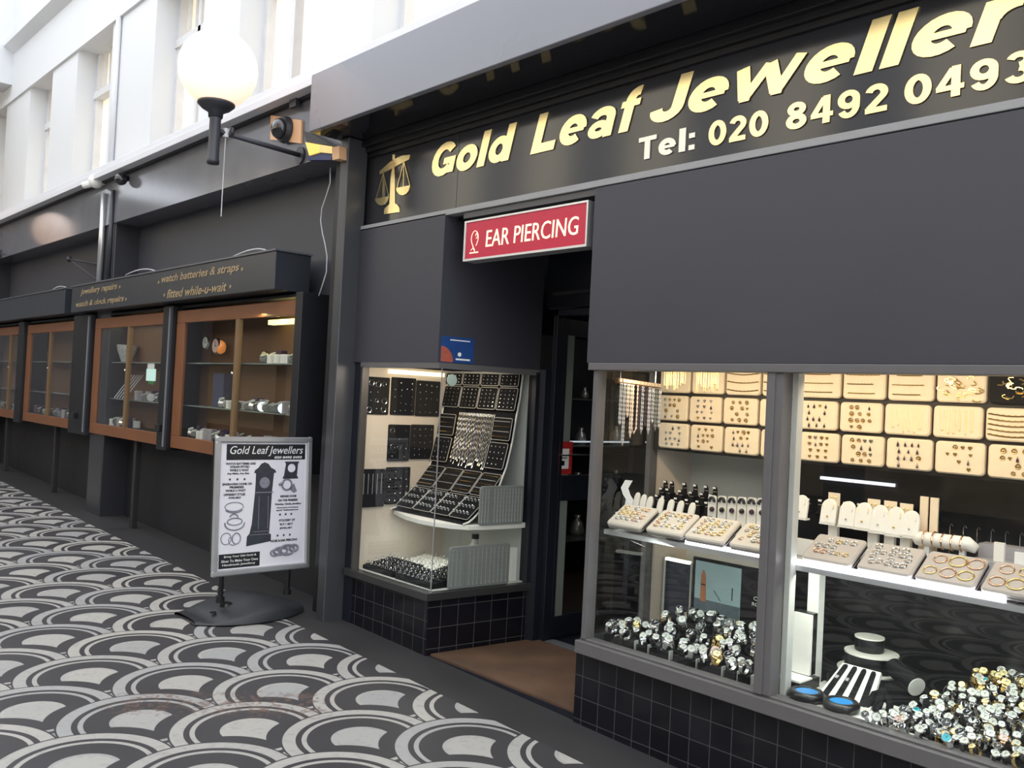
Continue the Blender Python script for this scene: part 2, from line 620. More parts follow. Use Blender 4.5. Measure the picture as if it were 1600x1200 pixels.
# heavy grotesque letters as strokes: width, then (points, stroke width, closed)
W_ = 0.225
GLY = {
    'G': (.86, [(arc(.43, .5, .315, .388, 38, 322), W_, 0), ([(.44, .43), (.755, .43), (.755, .06)], .19, 0)]),
    'o': (.70, [(arc(.35, .365, .235, .258, 0, 360, 22), W_, 1)]),
    'l': (.27, [([(.135, 0), (.135, 1)], .24, 0)]),
    'd': (.72, [(arc(.33, .365, .215, .258, 0, 360, 22), .21, 1), ([(.595, 0), (.595, 1)], .235, 0)]),
    'L': (.66, [([(.125, 1), (.125, .11), (.64, .11)], .235, 0)]),
    'e': (.68, [(arc(.34, .365, .225, .258, -2, 312, 20), .215, 0), ([(.16, .36), (.62, .36)], .125, 0)]),
    'a': (.66, [(arc(.27, .215, .165, .128, 0, 360, 18), .165, 1), (arc(.31, .47, .205, .165, 168, 0, 10) + [(.515, .3), (.525, 0)], .20, 0)]),
    'f': (.44, [(arc(.36, .72, .17, .185, 80, 180, 8) + [(.19, .4), (.19, 0)], .215, 0), ([(.0, .645), (.42, .645)], .15, 0)]),
    'J': (.62, [([(.50, 1), (.50, .40)] + arc(.305, .30, .195, .195, 0, -180, 10), .225, 0)]),
    'w': (1.04, [([(.09, .73), (.27, .07)], .20, 0), ([(.27, .07), (.52, .70)], .17, 0), ([(.52, .70), (.76, .07)], .20, 0), ([(.76, .07), (.97, .73)], .17, 0), ([(.20, .06), (.36, .06)], .12, 0), ([(.69, .06), (.85, .06)], .12, 0)]),
    'r': (.47, [([(.12, 0), (.12, .73)], .23, 0), (arc(.40, .36, .26, .26, 172, 84, 8), .21, 0)]),
    's': (.62, [(arc(.31, .525, .19, .112, 22, 250, 12) + arc(.31, .205, .205, .118, 70, -165, 12), .165, 0)]),
    'T': (.70, [([(0, .9), (.70, .9)], .2, 0), ([(.35, .9), (.35, 0)], .215, 0)]),
    ':': (.26, [([(.13, 0), (.13, .21)], .21, 0), ([(.13, .50), (.13, .71)], .21, 0)]),
    '0': (.66, [(arc(.33, .5, .225, .398, 0, 360, 24), .205, 1)]),
    '2': (.64, [(arc(.32, .685, .205, .21, 168, -42, 14) + [(.13, .15)], .2, 0), ([(.03, .095), (.61, .095)], .19, 0)]),
    '4': (.68, [([(.40, .93), (.08, .315)], .17, 0), ([(.02, .31), (.66, .31)], .165, 0), ([(.47, 1), (.47, 0)], .205, 0)]),
    '8': (.66, [(arc(.33, .74, .185, .165, 0, 360, 18), .19, 1), (arc(.33, .285, .21, .19, 0, 360, 20), .2, 1)]),
    '9': (.66, [(arc(.32, .665, .21, .235, 0, 360, 20), .2, 1), ([(.535, .70)] + arc(.32, .42, .215, .325, 0, -150, 12), .19, 0)]),
    '3': (.64, [(arc(.31, .735, .185, .168, 165, -88, 14), .185, 0), (arc(.31, .285, .205, .19, 88, -165, 14), .19, 0)]),
    ' ': (.32, []),
}


def ribbon(pts, w, closed):
    n = len(pts)
    if closed:
        pts = pts[:-1]
        n -= 1
    L_, R_ = [], []
    for i in range(n):
        p = V((*pts[i], 0))
        a = V((*pts[i - 1], 0)) if (closed or i > 0) else None
        b = V((*pts[(i + 1) % n], 0)) if (closed or i < n - 1) else None
        d1 = (p - a).normalized() if a is not None else (b - p).normalized()
        d2 = (b - p).normalized() if b is not None else d1
        n1, n2 = V((-d1.y, d1.x, 0)), V((-d2.y, d2.x, 0))
        m = (n1 + n2)
        m = m / max(m.dot(n1), .5)
        L_.append(p + m * (w / 2))
        R_.append(p - m * (w / 2))
    return L_, R_


def strokes(mb, word, o, ux, uy, w, h, shear=0.0, depth=0.006, gap=.055):
    """lettering of heavy strokes from baseline o, capital height h, fitted to width w"""
    x = 0
    parts = []
    for ch in word:
        adv, st = GLY[ch]
        for k, (pts, sw, cl) in enumerate(st):
            L_, R_ = ribbon(pts, sw, cl)
            parts.append(([V((p.x + x + shear * p.y, p.y, k * .0004)) for p in L_], [V((p.x + x + shear * p.y, p.y, k * .0004)) for p in R_], cl))
        x += adv + gap
    allx = [p.x for L_, R_, c in parts for p in L_ + R_]
    x0, x1 = min(allx), max(allx)
    o, ux, uy = V(o), V(ux).normalized(), V(uy).normalized()
    n = ux.cross(uy)

    def M(p, lift):
        return o + ux * ((p.x - x0) * w / (x1 - x0)) + uy * (p.y * h) + n * (lift + p.z)
    for L_, R_, cl in parts:
        N = len(L_)
        vs, fs = [], []
        for l, r in zip(L_, R_):
            vs += [M(l, 0), M(r, 0), M(l, depth), M(r, depth)]
        for i in range(N if cl else N - 1):
            a, b = i * 4, ((i + 1) % N) * 4
            fs += [(a + 2, a + 3, b + 3, b + 2), (a, a + 2, b + 2, b), (a + 3, a + 1, b + 1, b + 3)]
        if not cl:
            e = (N - 1) * 4
            fs += [(0, 1, 3, 2), (e + 1, e, e + 2, e + 3)]
        mb.add(vs, fs)
    return mb

# ================================================================== SETTING
FY0 = 3.22      # shop front plane
struct('floor', MB().quad((-22, -3.4, zf(-22)), (5, -3.4, zf(5)), (5, 3.55, zf(5)), (-22, 3.55, zf(-22))), MARB,
       'black and white scalloped mosaic floor of the arcade')
# entrance slab, shop interior
struct('floor_entrance', MB().prism([(-4.10, 3.235, -0.1), (-2.93, 3.235, -0.1), (-2.93, 4.4, -0.1), (-4.10, 4.4, -0.1)], (0, 0, 0.125)), NAVY,
       'raised entrance floor slab')
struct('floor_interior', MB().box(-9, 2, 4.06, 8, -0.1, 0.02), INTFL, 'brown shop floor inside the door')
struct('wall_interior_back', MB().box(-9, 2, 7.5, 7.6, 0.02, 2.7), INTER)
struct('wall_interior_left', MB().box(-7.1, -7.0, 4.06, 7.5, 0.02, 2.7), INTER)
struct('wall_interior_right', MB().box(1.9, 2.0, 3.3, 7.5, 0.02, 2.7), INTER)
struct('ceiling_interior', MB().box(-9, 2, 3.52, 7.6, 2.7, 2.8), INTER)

# tiled stall risers
struct('wall_base_right', MB().box(-2.93, 1.9, 3.22, 3.45, -0.2, 0.345), TILEX, 'black tiled wall under the right shop window')
struct('wall_base_left', MB().box(-5.0, -4.10, 3.22, 3.40, -0.1, 0.355), TILEX, 'black tiled wall under the left shop window')
struct('wall_base_return', MB().prism([(-4.10, 3.221, 0.0), (-4.02, 3.95, 0.0), (-4.2, 3.95, 0.0), (-4.2, 3.35, 0.0)], (0, 0, 0.355)), TILEY,
       'black tiled return beside the doormat')
struct('wall_base_entrance', MB().prism([(-2.93, 3.23, 0.0), (-2.88, 3.40, 0.0), (-2.96, 3.80, 0.0), (-3.0, 3.80, 0.0)], (0, 0, 0.345)), TILEX)
# pier between the shops and dark strip beside the left window
struct('trim_1', MB().box(-5.075, -4.985, 3.075, 3.225, -0.1, 3.16), mat('dark_grey_pier_metal', (0.060, 0.060, 0.066), 0.35, 0.2), 'slim dark grey pier between the two shops', bevel=0.006)
struct('trim_2', MB().box(-5.11, -4.888, 3.215, 3.248, 0.0, 1.715), NAVY, 'dark strip beside the left window')
struct('trim_3', MB().box(-5.26, -5.08, 3.16, 3.36, -0.1, 3.1), DARK, 'black panel on the neighbouring shop end')

# charcoal panels
struct('wall_panel_right', MB().box(-2.925, 1.9, 3.185, 3.30, 1.715, 2.56), PANEL, 'charcoal panel above the right window', bevel=0.004)
struct('wall_panel_left', MB().prism([(-5.11, 3.20, 1.715), (-4.10, 3.20, 1.715), (-4.02, 3.95, 1.715), (-4.12, 3.95, 1.715), (-4.16, 3.30, 1.715), (-5.11, 3.30, 1.715)], (0, 0, 0.865)), PANEL, 'charcoal panel above the left window')
struct('ceiling_entrance', MB().box(-4.4, -2.93, 3.26, 4.4, 2.57, 2.62), PANEL)
struct('wall_panel_entrance', MB().prism([(-2.93, 3.25, 1.70), (-2.90, 3.31, 1.70), (-2.93, 4.05, 1.70), (-3.0, 4.05, 1.70)], (0, 0, 0.87)), PANEL)
struct('wall_panel_transom', MB().box(-4.1, -2.9, 4.06, 4.12, 2.12, 2.57), NAVY, 'dark panel above the shop door')
struct('trim_4', MB().box(-4.02, -2.93, 4.03, 4.062, 2.20, 2.22), mat('dark_transom_bead', (0.045, 0.045, 0.05), 0.3))
struct('trim_5', MB().prism([(-4.02, 3.93, 0.0), (-3.965, 3.95, 0.0), (-3.965, 4.06, 0.0), (-4.2, 4.06, 0.0), (-4.2, 3.95, 0.0)], (0, 0, 1.72)), NAVY, 'dark door post beside the left window')

# windows -----------------------------------------------------------
w1 = MB()
w1.box(-2.895, 1.9, 3.165, 3.25, 0.343, 0.402)
w1.box(-2.885, 1.9, 3.19, 3.25, 0.402, 0.412)
w1.box(-2.900, 1.9, 3.170, 3.25, 1.682, 1.716)
w1.box(-2.876, -2.848, 3.185, 3.25, 0.41, 1.69)
w1.box(-1.945, -1.870, 3.185, 3.26, 0.41, 1.69)
w1.box(-1.940, -1.905, 3.178, 3.19, 0.41, 1.69)
win1 = struct('window_1', w1, FRAME, 'large grey framed shop window on the right', bevel=0.003)
struct('glass_pane', MB().quad((-2.85, 3.222, 0.41), (-1.945, 3.222, 0.41), (-1.945, 3.222, 1.685), (-2.85, 3.222, 1.685)), GLASS, parent=win1)
struct('glass_pane', MB().quad((-1.87, 3.222, 0.41), (1.9, 3.222, 0.41), (1.9, 3.222, 1.685), (-1.87, 3.222, 1.685)), GLASS, parent=win1)
struct('glass_pane', MB().quad((-2.875, 3.25, 0.35), (-2.956, 3.75, 0.35), (-2.956, 3.75, 1.69), (-2.875, 3.25, 1.69)), GLASS, parent=win1)
struct('rear_post', MB().box(-2.985, -2.955, 3.745, 3.80, 0.3, 1.70), FRAME, parent=win1)
struct('mullion_lining', MB().box(-1.868, -1.845, 3.255, 3.30, 0.40, 1.69), mat('pale_window_lining', (0.50, 0.50, 0.47), 0.5), parent=win1)
w2 = MB()
w2.prism([(-4.90, 3.20, 1.682), (-4.085, 3.20, 1.682), (-4.0, 3.93, 1.682), (-4.03, 3.93, 1.682), (-4.10, 3.235, 1.682), (-4.90, 3.235, 1.682)], (0, 0, 0.034))
win2 = struct('window_2', w2, FRAME, 'corner shop window on the left of the entrance')
struct('window_sill', MB().prism([(-4.95, 3.185, 0.345), (-4.07, 3.185, 0.345), (-3.99, 3.94, 0.345), (-4.06, 3.94, 0.345), (-4.12, 3.28, 0.345), (-4.95, 3.28, 0.345)], (0, 0, 0.045)), mat('dark_bronze_sill', (0.055, 0.055, 0.055), 0.3, 0.4), parent=win2, bevel=0.003)
struct('glass_pane', MB().quad((-4.885, 3.22, 0.39), (-4.082, 3.22, 0.39), (-4.082, 3.22, 1.685), (-4.885, 3.22, 1.685)), GLASS, parent=win2)
struct('glass_pane', MB().quad((-4.080, 3.222, 0.39), (-4.010, 3.93, 0.39), (-4.010, 3.93, 1.685), (-4.080, 3.222, 1.685)), GLASS, parent=win2)
struct('corner_joint', MB().box(-4.084, -4.079, 3.219, 3.224, 0.39, 1.685), SILVER, parent=win2)
struct('side_jamb', MB().box(-4.89, -4.872, 3.20, 3.25, 0.39, 1.69), mat('bronze_jamb', (0.10, 0.09, 0.085), 0.35, 0.4), parent=win2)
struct('rear_jamb', MB().box(-4.035, -4.0, 3.905, 3.95, 0.36, 1.70), NAVY, parent=win2)

# door ---------------------------------------------------------------
dj = MB()
dj.box(-3.965, -3.93, 4.0, 4.07, 0.02, 2.10).box(-3.0, -2.95, 4.0, 4.07, 0.02, 2.10).box(-3.965, -2.95, 4.0, 4.07, 2.06, 2.10)
struct('trim_6', dj, NAVY, 'dark shop door frame', bevel=0.003)
struct('trim_7', MB().box(-3.93, -3.0, 4.02, 4.10, 0.02, 0.034), mat('worn_metal_threshold', (0.22, 0.23, 0.25), 0.4, 0.4), 'worn metal door threshold')
dl = MB()
DX0, DX1 = -3.975, -3.930
for a in ((4.07, 4.10, 0.045, 2.05), (4.10, 4.90, 0.045, 0.175), (4.10, 4.90, 0.90, 1.06), (4.10, 4.90, 1.95, 2.05), (4.80, 4.92, 0.045, 2.05)):
    dl.box(DX0, DX1, a[0], a[1], a[2], a[3])
door = struct('door_1', dl, NAVY, 'dark shop door standing open', bevel=0.003)
struct('door_glass', MB().quad((-3.952, 4.10, 0.175), (-3.952, 4.80, 0.175), (-3.952, 4.80, 0.90), (-3.952, 4.10, 0.90)), GLASS, parent=door)
struct('door_glass', MB().quad((-3.952, 4.10, 1.06), (-3.952, 4.80, 1.06), (-3.952, 4.80, 1.95), (-3.952, 4.10, 1.95)), GLASS, parent=door)
gb = mat('pale_green_glazing_strip', (0.20, 0.23, 0.21), 0.4)
struct('glazing_bead', MB().box(-3.95, -3.935, 4.085, 4.17, 0.175, 0.90), gb, parent=door)
struct('glazing_bead', MB().box(-3.95, -3.935, 4.10, 4.165, 1.06, 1.95), gb, parent=door)
struct('push_bar', MB().tube([(-3.92, 4.06, 1.19), (-3.91, 4.40, 1.19), (-3.91, 4.75, 1.19)], 0.006), STEEL, parent=door)

# canopy and fascia surrounds -----------------------------------------
struct('trim_8', MB().box(-5.12, 1.9, 2.86, 2.90, 3.163, 3.53), CANOPY, 'satin grey canopy fascia over the shop sign', bevel=0.004)
struct('ceiling_canopy', MB().box(-5.12, 1.9, 2.90, 3.24, 3.163, 3.19), SOFFIT, 'polished black soffit under the canopy')
struct('trim_9', MB().box(-5.12, 1.9, 2.90, 3.5, 3.515, 3.53), CANOPY)
mo = MB()
mo.box(-5.12, 1.9, 3.175, 3.30, 3.115, 3.163).box(-5.12, 1.9, 3.205, 3.30, 3.085, 3.12).box(-5.12, 1.9, 3.228, 3.30, 3.055, 3.088)
struct('trim_10', mo, BLKPLA, 'stepped black moulding above the sign', bevel=0.004)
struct('wall_sign_back', MB().box(-5.12, 1.9, 3.29, 3.36, 2.55, 3.2), DARK)

# neighbouring shop: stone band, recess, piers
struct('trim_11', MB().box(-22, -5.10, 3.10, 3.40, 3.09, 3.58), BLKBAND, 'polished black stone band above the neighbouring shop')
struct('wall_left', MB().box(-22, -5.08, 3.36, 3.50, 2.15, 3.1), SHUT, 'dark grey wall above the wall cabinets')
struct('wall_left_lower', MB().box(-22, -5.08, 3.36, 3.50, -0.1, 2.15), mat('shade_dark_render', (0.015, 0.015, 0.019), 0.6, vary=0.3), 'wall behind the wall cabinets with painted shade')  # darker copy of the wall above, cabinet shade put into its colour
pier = MB().box(-9.72, -9.32, 3.115, 3.40, -0.1, 3.10)
struct('trim_12', pier, mat('black_glazed_pier', (0.035, 0.035, 0.040), 0.2, vary=0.2), 'black glazed pier behind the wall cabinets', bevel=0.01)
struct('trim_13', MB().box(-14.6, -14.2, 3.115, 3.40, -0.1, 3.10), MATS['black_glazed_pier'], 'farther black glazed pier', bevel=0.01)

# ledge
lg = MB()
lg.prism([(-22, 3.02, 3.632), (-22, 3.02, 3.68), (-22, 3.06, 3.71), (-22, 3.32, 3.75), (-22, 3.32, 3.632)], (24, 0, 0))
struct('trim_14', lg, LEDGE, 'pale grey ledge under the upper storey')
struct('trim_15', MB().box(-22, -5.13, 2.975, 3.06, 3.545, 3.603), LEDGE, 'pale gutter strip below the ledge', bevel=0.004)
struct('trim_16', MB().box(-22, 1.9, 3.06, 3.4, 3.53, 3.632), DARK)  # dark strip painting the shaded gap between ledge and gutter

# upper storey --------------------------------------------------------
WY = 3.30
PIL = [(-22, -17.3), (-16.55, -15.45), (-14.7, -13.5), (-12.49, -11.5), (-10.30, -9.05), (-7.90, -7.16), (-6.08, -5.13), (-3.75, -2.9), (-1.7, -0.9), (0.4, 1.9)]
uw = MB()
for a, b in PIL:
    uw.box(a, b, WY, 3.62, 3.70, 5.45)
uw.box(-22, 1.9, WY, 3.62, 5.45, 7.4)
struct('wall_upper', uw, WHITEWALL, 'white upper storey wall of the arcade')
struct('trim_17', MB().prism([(-22, 3.30, 6.15), (-22, 3.16, 6.22), (-22, 3.16, 6.30), (-22, 3.30, 6.33)], (24, 0, 0)), WHITEWALL, 'white cornice along the upper wall')
struct('trim_18', MB().box(-22, 1.9, 3.27, 3.31, 5.43, 5.50), WHITEWALL)
FRW = mat('white_window_frame', (0.66, 0.66, 0.68), 0.5)
FRG = mat('lilac_grey_window_post', (0.36, 0.36, 0.42), 0.5)
wn_ = 3
for (a0, b0), (a1, b1) in zip(PIL[:-1], PIL[1:]):
    l, r_ = b0, a1
    fm = MB()
    for q in (l, r_ - 0.05):
        fm.box(q, q + 0.05, 3.52, 3.60, 3.72, 5.45)
    n = 2 if r_ - l < 1.4 else 3
    for k in range(1, n):
        c = l + (r_ - l) * k / n
        fm.box(c - 0.03, c + 0.03, 3.50, 3.60, 3.72, 5.45)
    fm.box(l, r_, 3.50, 3.60, 4.90, 4.98).box(l, r_, 3.50, 3.60, 3.72, 3.78)
    for k in range(n):
        c0, c1 = l + (r_ - l) * k / n, l + (r_ - l) * (k + 1) / n
        for q in (0.33, 0.66):
            c = c0 + (c1 - c0) * q
            fm.box(c - 0.012, c + 0.012, 3.54, 3.58, 4.96, 5.45)
    w = struct('window_%d' % wn_, fm, FRW, 'upper storey window between white pilasters')
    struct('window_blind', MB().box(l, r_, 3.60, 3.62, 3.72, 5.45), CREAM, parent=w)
    struct('window_post', MB().box(r_ - 0.34, r_ - 0.22, 3.50, 3.60, 3.74, 4.92), FRG, parent=w)
    wn_ += 1
# end of this length of the arcade
struct('trim_19', MB().box(-15.0, -14.5, -3.0, 3.30, 5.70, 6.24).box(-15.0, -14.6, -3.0, 3.30, 6.24, 7.6), WHITEWALL, 'white cross beam and wall at the far end of the arcade')
struct('wall_end', MB().box(-21.5, -21, -3.2, 3.4, -0.2, 5.7), mat('grey_end_wall', (0.34, 0.34, 0.38), 0.6), 'grey end wall of the arcade')  # end wall in one even grey
struct('ceiling_end', MB().box(-22, -15.0, -3.2, 3.4, 6.30, 6.40), WHITEWALL)

# opposite side of the arcade, seen in reflections only
struct('wall_opposite', MB().box(-22, 5, -3.5, -3.2, -0.3, 3.4), SHUT, 'dark shop fronts across the arcade')
OPPW = mat('boosted_opposite_window', (0.8, 0.78, 0.7), 0.5, emit=(1.0, 0.86, 0.60), estr=2.2)  # glow put in and raised so the gold sign letters mirror it
ou = MB()
for k in range(13):
    ou.box(-22 + k * 2.1, -22 + k * 2.1 + 0.9, -3.5, -3.15, 3.4, 6.5)
ou.box(-22, 5, -3.5, -3.15, 6.5, 7.4).box(-22, 5, -3.5, -2.95, 3.3, 3.6)
struct('wall_opposite_upper', ou, WHITEWALL, 'white upper storey across the arcade')
for k in range(12):
    struct('window_%d' % (20 + k), MB().box(-22 + k * 2.1 + 0.9, -22 + k * 2.1 + 2.1, -3.48, -3.42, 3.6, 6.5), OPPW, 'window across the arcade')
    struct('window_%d' % (40 + k), MB().box(-21.4 + k * 2.1, -21.4 + k * 2.1 + 1.6, -3.2, -3.17, 0.6, 2.0), mat('dim_lit_shop_window', (0.25, 0.2, 0.14), 0.4, emit=(1, 0.8, 0.5), estr=0.12), 'shop window across the arcade')

# ================================================================== SIGN
sg = thing('shop_sign', 'long black shop sign with gold lettering and scales above the entrance', 'sign', (-3.0, 3.25, 2.6))
MB().box(-5.10, -4.07, 3.25, 3.285, 2.6, 3.10).build('backboard', BLKGLOSS, sg)
MB().box(-4.066, 1.9, 3.25, 3.285, 2.6, 3.10).build('backboard', BLKGLOSS, sg)
fr = MB().box(-5.11, 1.9, 3.20, 3.262, 2.570, 2.603).box(-5.11, -5.085, 3.20, 3.262, 2.60, 3.06)
fr.build('sign_frame', mat('pale_sign_rail', (0.30, 0.30, 0.31), 0.4), sg, bevel=0.003)
LET = (('Gold', -4.310, -3.570, 2.825, 3.022), ('Leaf', -3.455, -2.700, 2.826, 3.028), ('Jewellers', -2.655, -0.87, 2.831, 3.028))
for s, a, b, z0, z1 in LET:
    strokes(MB(), s, (a, 3.249, z0), X_, Z_, b - a, z1 - z0, shear=0.22).build('gold_letters', GOLDF, sg)
PALEF = mat('pale_silver_lettering', (0.80, 0.74, 0.66), 0.3, 0.6)
for s, a, b, z0, z1 in (('Tel:', -2.714, -2.395, 2.672, 2.778), ('020', -2.322, -2.028, 2.669, 2.778), ('8492', -1.946, -1.526, 2.669, 2.778), ('0493', -1.465, -1.035, 2.669, 2.778)):
    strokes(MB(), s, (a, 3.249, z0), X_, Z_, b - a, z1 - z0, gap=.09).build('telephone_number', PALEF if ':' in s else GOLDF, sg)


def sp(px, py):
    p = yP(px, py, 3.249)
    return p


sc = MB()
D = (0, -0.006, 0)


def flat(pts, d=D):
    sc.prism([sp(*p) for p in pts][::-1], d)


flat([(594, 268), (594.5, 273), (611, 265), (624, 257.5), (640, 249.5), (642, 242), (628, 243.5), (612, 252)])
flat([(614.5, 242), (614.5, 252), (618, 250.5), (618, 242)])
flat([(615, 260), (613, 268), (611.5, 278), (610.5, 300), (609.5, 320), (618, 318), (618, 280), (617.3, 262)])
flat([(601, 335), (602, 326), (609, 320), (618, 318), (622, 320), (625, 325), (625.5, 331.5)])
flat([(587, 311), (588, 315), (592, 320), (597, 321.5), (603, 319), (607, 314), (609, 306.5)])
flat([(620, 294), (621, 299), (625, 304), (630, 305.5), (636, 303), (640, 298), (642, 289.5)])
for ax_, ay_, pts in ((600, 271, ((588.5, 310), (599, 309), (608.5, 307))), (632, 252, ((621.5, 294), (631, 292), (641.5, 290)))):
    for bx, by in pts:
        flat([(ax_ - .35, ay_), (bx - .35, by), (bx + .45, by), (ax_ + .45, ay_)])
sc.build('scales_emblem', GOLDF, sg)

# EAR PIERCING light box
ep = thing('ear_piercing_sign', 'crimson EAR PIERCING light box hanging over the entrance', 'sign', (-3.44, 3.2, 2.28))
EX0, EX1, EZ0, EZ1, EY = -3.912, -2.972, 2.285, 2.512, 3.20
MB().box(EX0, EX1, EY + 0.008, EY + 0.085, EZ0, EZ1).build('housing', SILVER, ep, bevel=0.003)
ef = MB()
ef.box(EX0, EX1, EY - 0.006, EY + 0.01, EZ0, EZ0 + 0.012).box(EX0, EX1, EY - 0.006, EY + 0.01, EZ1 - 0.010, EZ1)
ef.box(EX0, EX0 + 0.014, EY - 0.006, EY + 0.01, EZ0 + .012, EZ1 - .01).box(EX1 - 0.010, EX1, EY - 0.006, EY + 0.01, EZ0 + .012, EZ1 - .01)
ef.build('sign_frame', SILVER, ep)
MB().box(EX0 + .014, EX1 - .01, EY, EY + 0.007, EZ0 + .012, EZ1 - .01).build('sign_face', REDS, ep)
text(MB(), 'EAR PIERCING', (-3.725, EY - 0.001, 2.350), X_, Z_, 0.690, 0.092, bold=-0.002, shear=0.06, depth=0.003).build('sign_letters', SIGNLIT, ep)
em = MB()
ec = V((-3.822, EY - 0.002, 2.405))
em.tube([ec + V((0.030 * math.cos(a) * (1 - 0.25 * max(0, -math.sin(a))), 0, 0.045 * math.sin(a))) for a in [math.radians(q) for q in range(-60, 250, 15)]], 0.0022, 5)
em.tube([ec + V((-0.014, 0, -0.04)), ec + V((0.0, 0, -0.058)), ec + V((0.004, 0, -0.07))], 0.0025, 5)
em.tube([ec + V((0.015 + 0.008 * math.cos(a), 0, 0.016 + 0.014 * math.sin(a))) for a in [math.radians(q) for q in range(-120, 200, 25)]], 0.002, 5)
em.tube([ec + V((-0.036, 0, -0.077)), ec + V((0.034, 0, -0.077))], 0.004, 5)
em.tube([ec + V((-0.03, 0, -0.062)), ec + V((-0.012, 0, -0.05)), ec + V((-0.002, 0, -0.062))], 0.002, 5)
em.build('profile_emblem', SIGNLIT, ep)
br = MB().box(-3.95, -2.93, 3.215, 3.30, 2.535, 2.568)
br.build('hanging_bracket', MATS['dark_grey_pier_metal'], ep)

# blue poster on the return panel
ps = thing('poster', 'small blue and coral poster stuck on the charcoal panel by the entrance', 'poster', (-4.09, 3.3, 1.72))


def rp(t, z, off=0.0):
    a, b = V((-4.10, 3.20, 0)), V((-4.02, 3.95, 0))
    u = (b - a).normalized()
    n = V((u.y, -u.x, 0))
    p = a + u * t + n * (0.0015 + off)
    return V((p.x, p.y, z))


MB().prism([rp(0.015, 1.722), rp(0.245, 1.722), rp(0.245, 1.872), rp(0.015, 1.872)], rp(0, 0, 0.001) - rp(0, 0, 0)).build('sheet', BLUE, ps)
cm = [rp(0.017, 1.724, .002)] + [rp(0.017 + 0.085 * math.cos(a), 1.724 + 0.09 * math.sin(a), .002) for a in [math.radians(q) for q in range(0, 95, 10)]]
MB().prism(cm, (0.0004, 0, 0)).build('coral_print', CORAL, ps)
pl = MB()
pl.prism([rp(.075, 1.850, .002), rp(.215, 1.850, .002), rp(.215, 1.856, .002), rp(.075, 1.856, .002)], (.0004, 0, 0))
pl.prism([rp(.12, 1.738, .002), rp(.22, 1.738, .002), rp(.22, 1.748, .002), rp(.12, 1.748, .002)], (.0004, 0, 0))
pl.prism([rp(.145 + .013 * math.cos(a), 1.772 + .013 * math.sin(a), .002) for a in [q * PI / 5 for q in range(10)]], (.0004, 0, 0))
pl.build('white_print', PAPER, ps)
# sticker on the door
dsn = thing('door_notice', 'red and white notice stuck to the glass of the open shop door', 'notice', (-3.945, 4.1, 1.06))
NX = -3.931
dz0, dz1 = xP(884, 741, NX).z, xP(884, 690, NX).z
dy0, dy1 = xP(872, 715, NX).y, xP(894, 715, NX).y
MB().box(NX - .001, NX, dy0, dy1, dz0, dz1).build('sheet', RED, dsn)
MB().box(NX, NX + .0006, dy0 + .012, dy1 - .03, dz0 + .035, dz1 - .045).build('white_panel', PAPER, dsn)
MB().box(NX + .0006, NX + .001, dy0 + .03, dy0 + .06, dz0 + .055, dz0 + .085).build('printed_mark', INK, dsn)
MB().box(NX + .0006, NX + .001, dy0 + .025, dy0 + .08, dz0 + .10, dz0 + .106).build('printed_line', INK, dsn)
# doormat
MB_ = MB().prism([(-4.085, 3.245, 0.025), (-2.94, 3.245, 0.025), (-2.985, 4.0, 0.025), (-4.0, 4.0, 0.025)], (0, 0, 0.012))
tag(MB_.build('doormat', COPPER), 'worn rusty brown doormat filling the shop entrance', 'doormat')

# ================================================================== LAMPS AND CAMERAS ON THE WALL


def globe_lamp(loc, label, arm=0.63, toward=1):
    t = thing('globe_lamp', label, 'lamp', loc)
    c = V(loc)
    m = MB()
    m.lathe([(0.06, -0.240), (0.120, -0.219), (0.170, -0.183), (0.215, -0.127), (0.243, -0.06), (0.25, 0.0), (0.243, 0.06), (0.222, 0.115), (0.185, 0.168), (0.135, 0.210), (0.07, 0.240), (0.0, 0.25)], c, (0, 0, 1), 40)
    m.build('globe', GLOBE, t, smooth=True)
    g = MB().lathe([(0.0, -0.32), (0.045, -0.318), (0.048, -0.285), (0.09, -0.262), (0.118, -0.235), (0.118, -0.222), (0.0, -0.215)], c, (0, 0, 1), 28)
    g.build('gallery', MATS['dark_iron'], t, smooth=True)
    MB().lathe([(0.0, -0.62), (0.038, -0.62), (0.040, -0.60), (0.036, -0.58), (0.036, -0.33), (0.042, -0.31), (0.0, -0.31)], c, (0, 0, 1), 20).build('post', MATS['dark_iron'], t, smooth=True)
    a = MB().tube([c + V((0, 0.02 * toward, -0.40)), c + V((0, arm * 0.6 * toward, -0.415)), c + V((0, arm * toward, -0.425))], 0.017, 10)
    a.tube([c + V((0, 0.1 * toward, -0.385)), c + V((0, 0.12 * toward, -0.385))], 0.03, 10)
    a.build('arm', MATS['dark_iron'], t, smooth=True)
    MB().lathe([(0.0, 0), (0.06, 0), (0.06, 0.02), (0.0, 0.02)], c + V((0, (arm - 0.015) * toward, -0.425)), (0, 1, 0), 16).build('wall_plate', MATS['dark_iron'], t)
    return t


mat('dark_iron', (0.055, 0.056, 0.068), 0.42, 0.4, vary=0.1)
gl = globe_lamp((-5.632, 2.467, 3.576), 'white opal globe lamp on a dark bracket arm above the wall cabinets')
c = V((-5.632, 2.467 + 0.075, 3.576))
MB().tube([c + V((0, 0, -0.40)), c + V((0, 0.0, -0.95))], 0.0035, 5).build('pull_chain', CABLEW, gl)
MB().tube([c + V((0, 0, -0.372)), c + V((0, 0, -0.43))], 0.02, 8).build('chain_collar', CABLEW, gl)

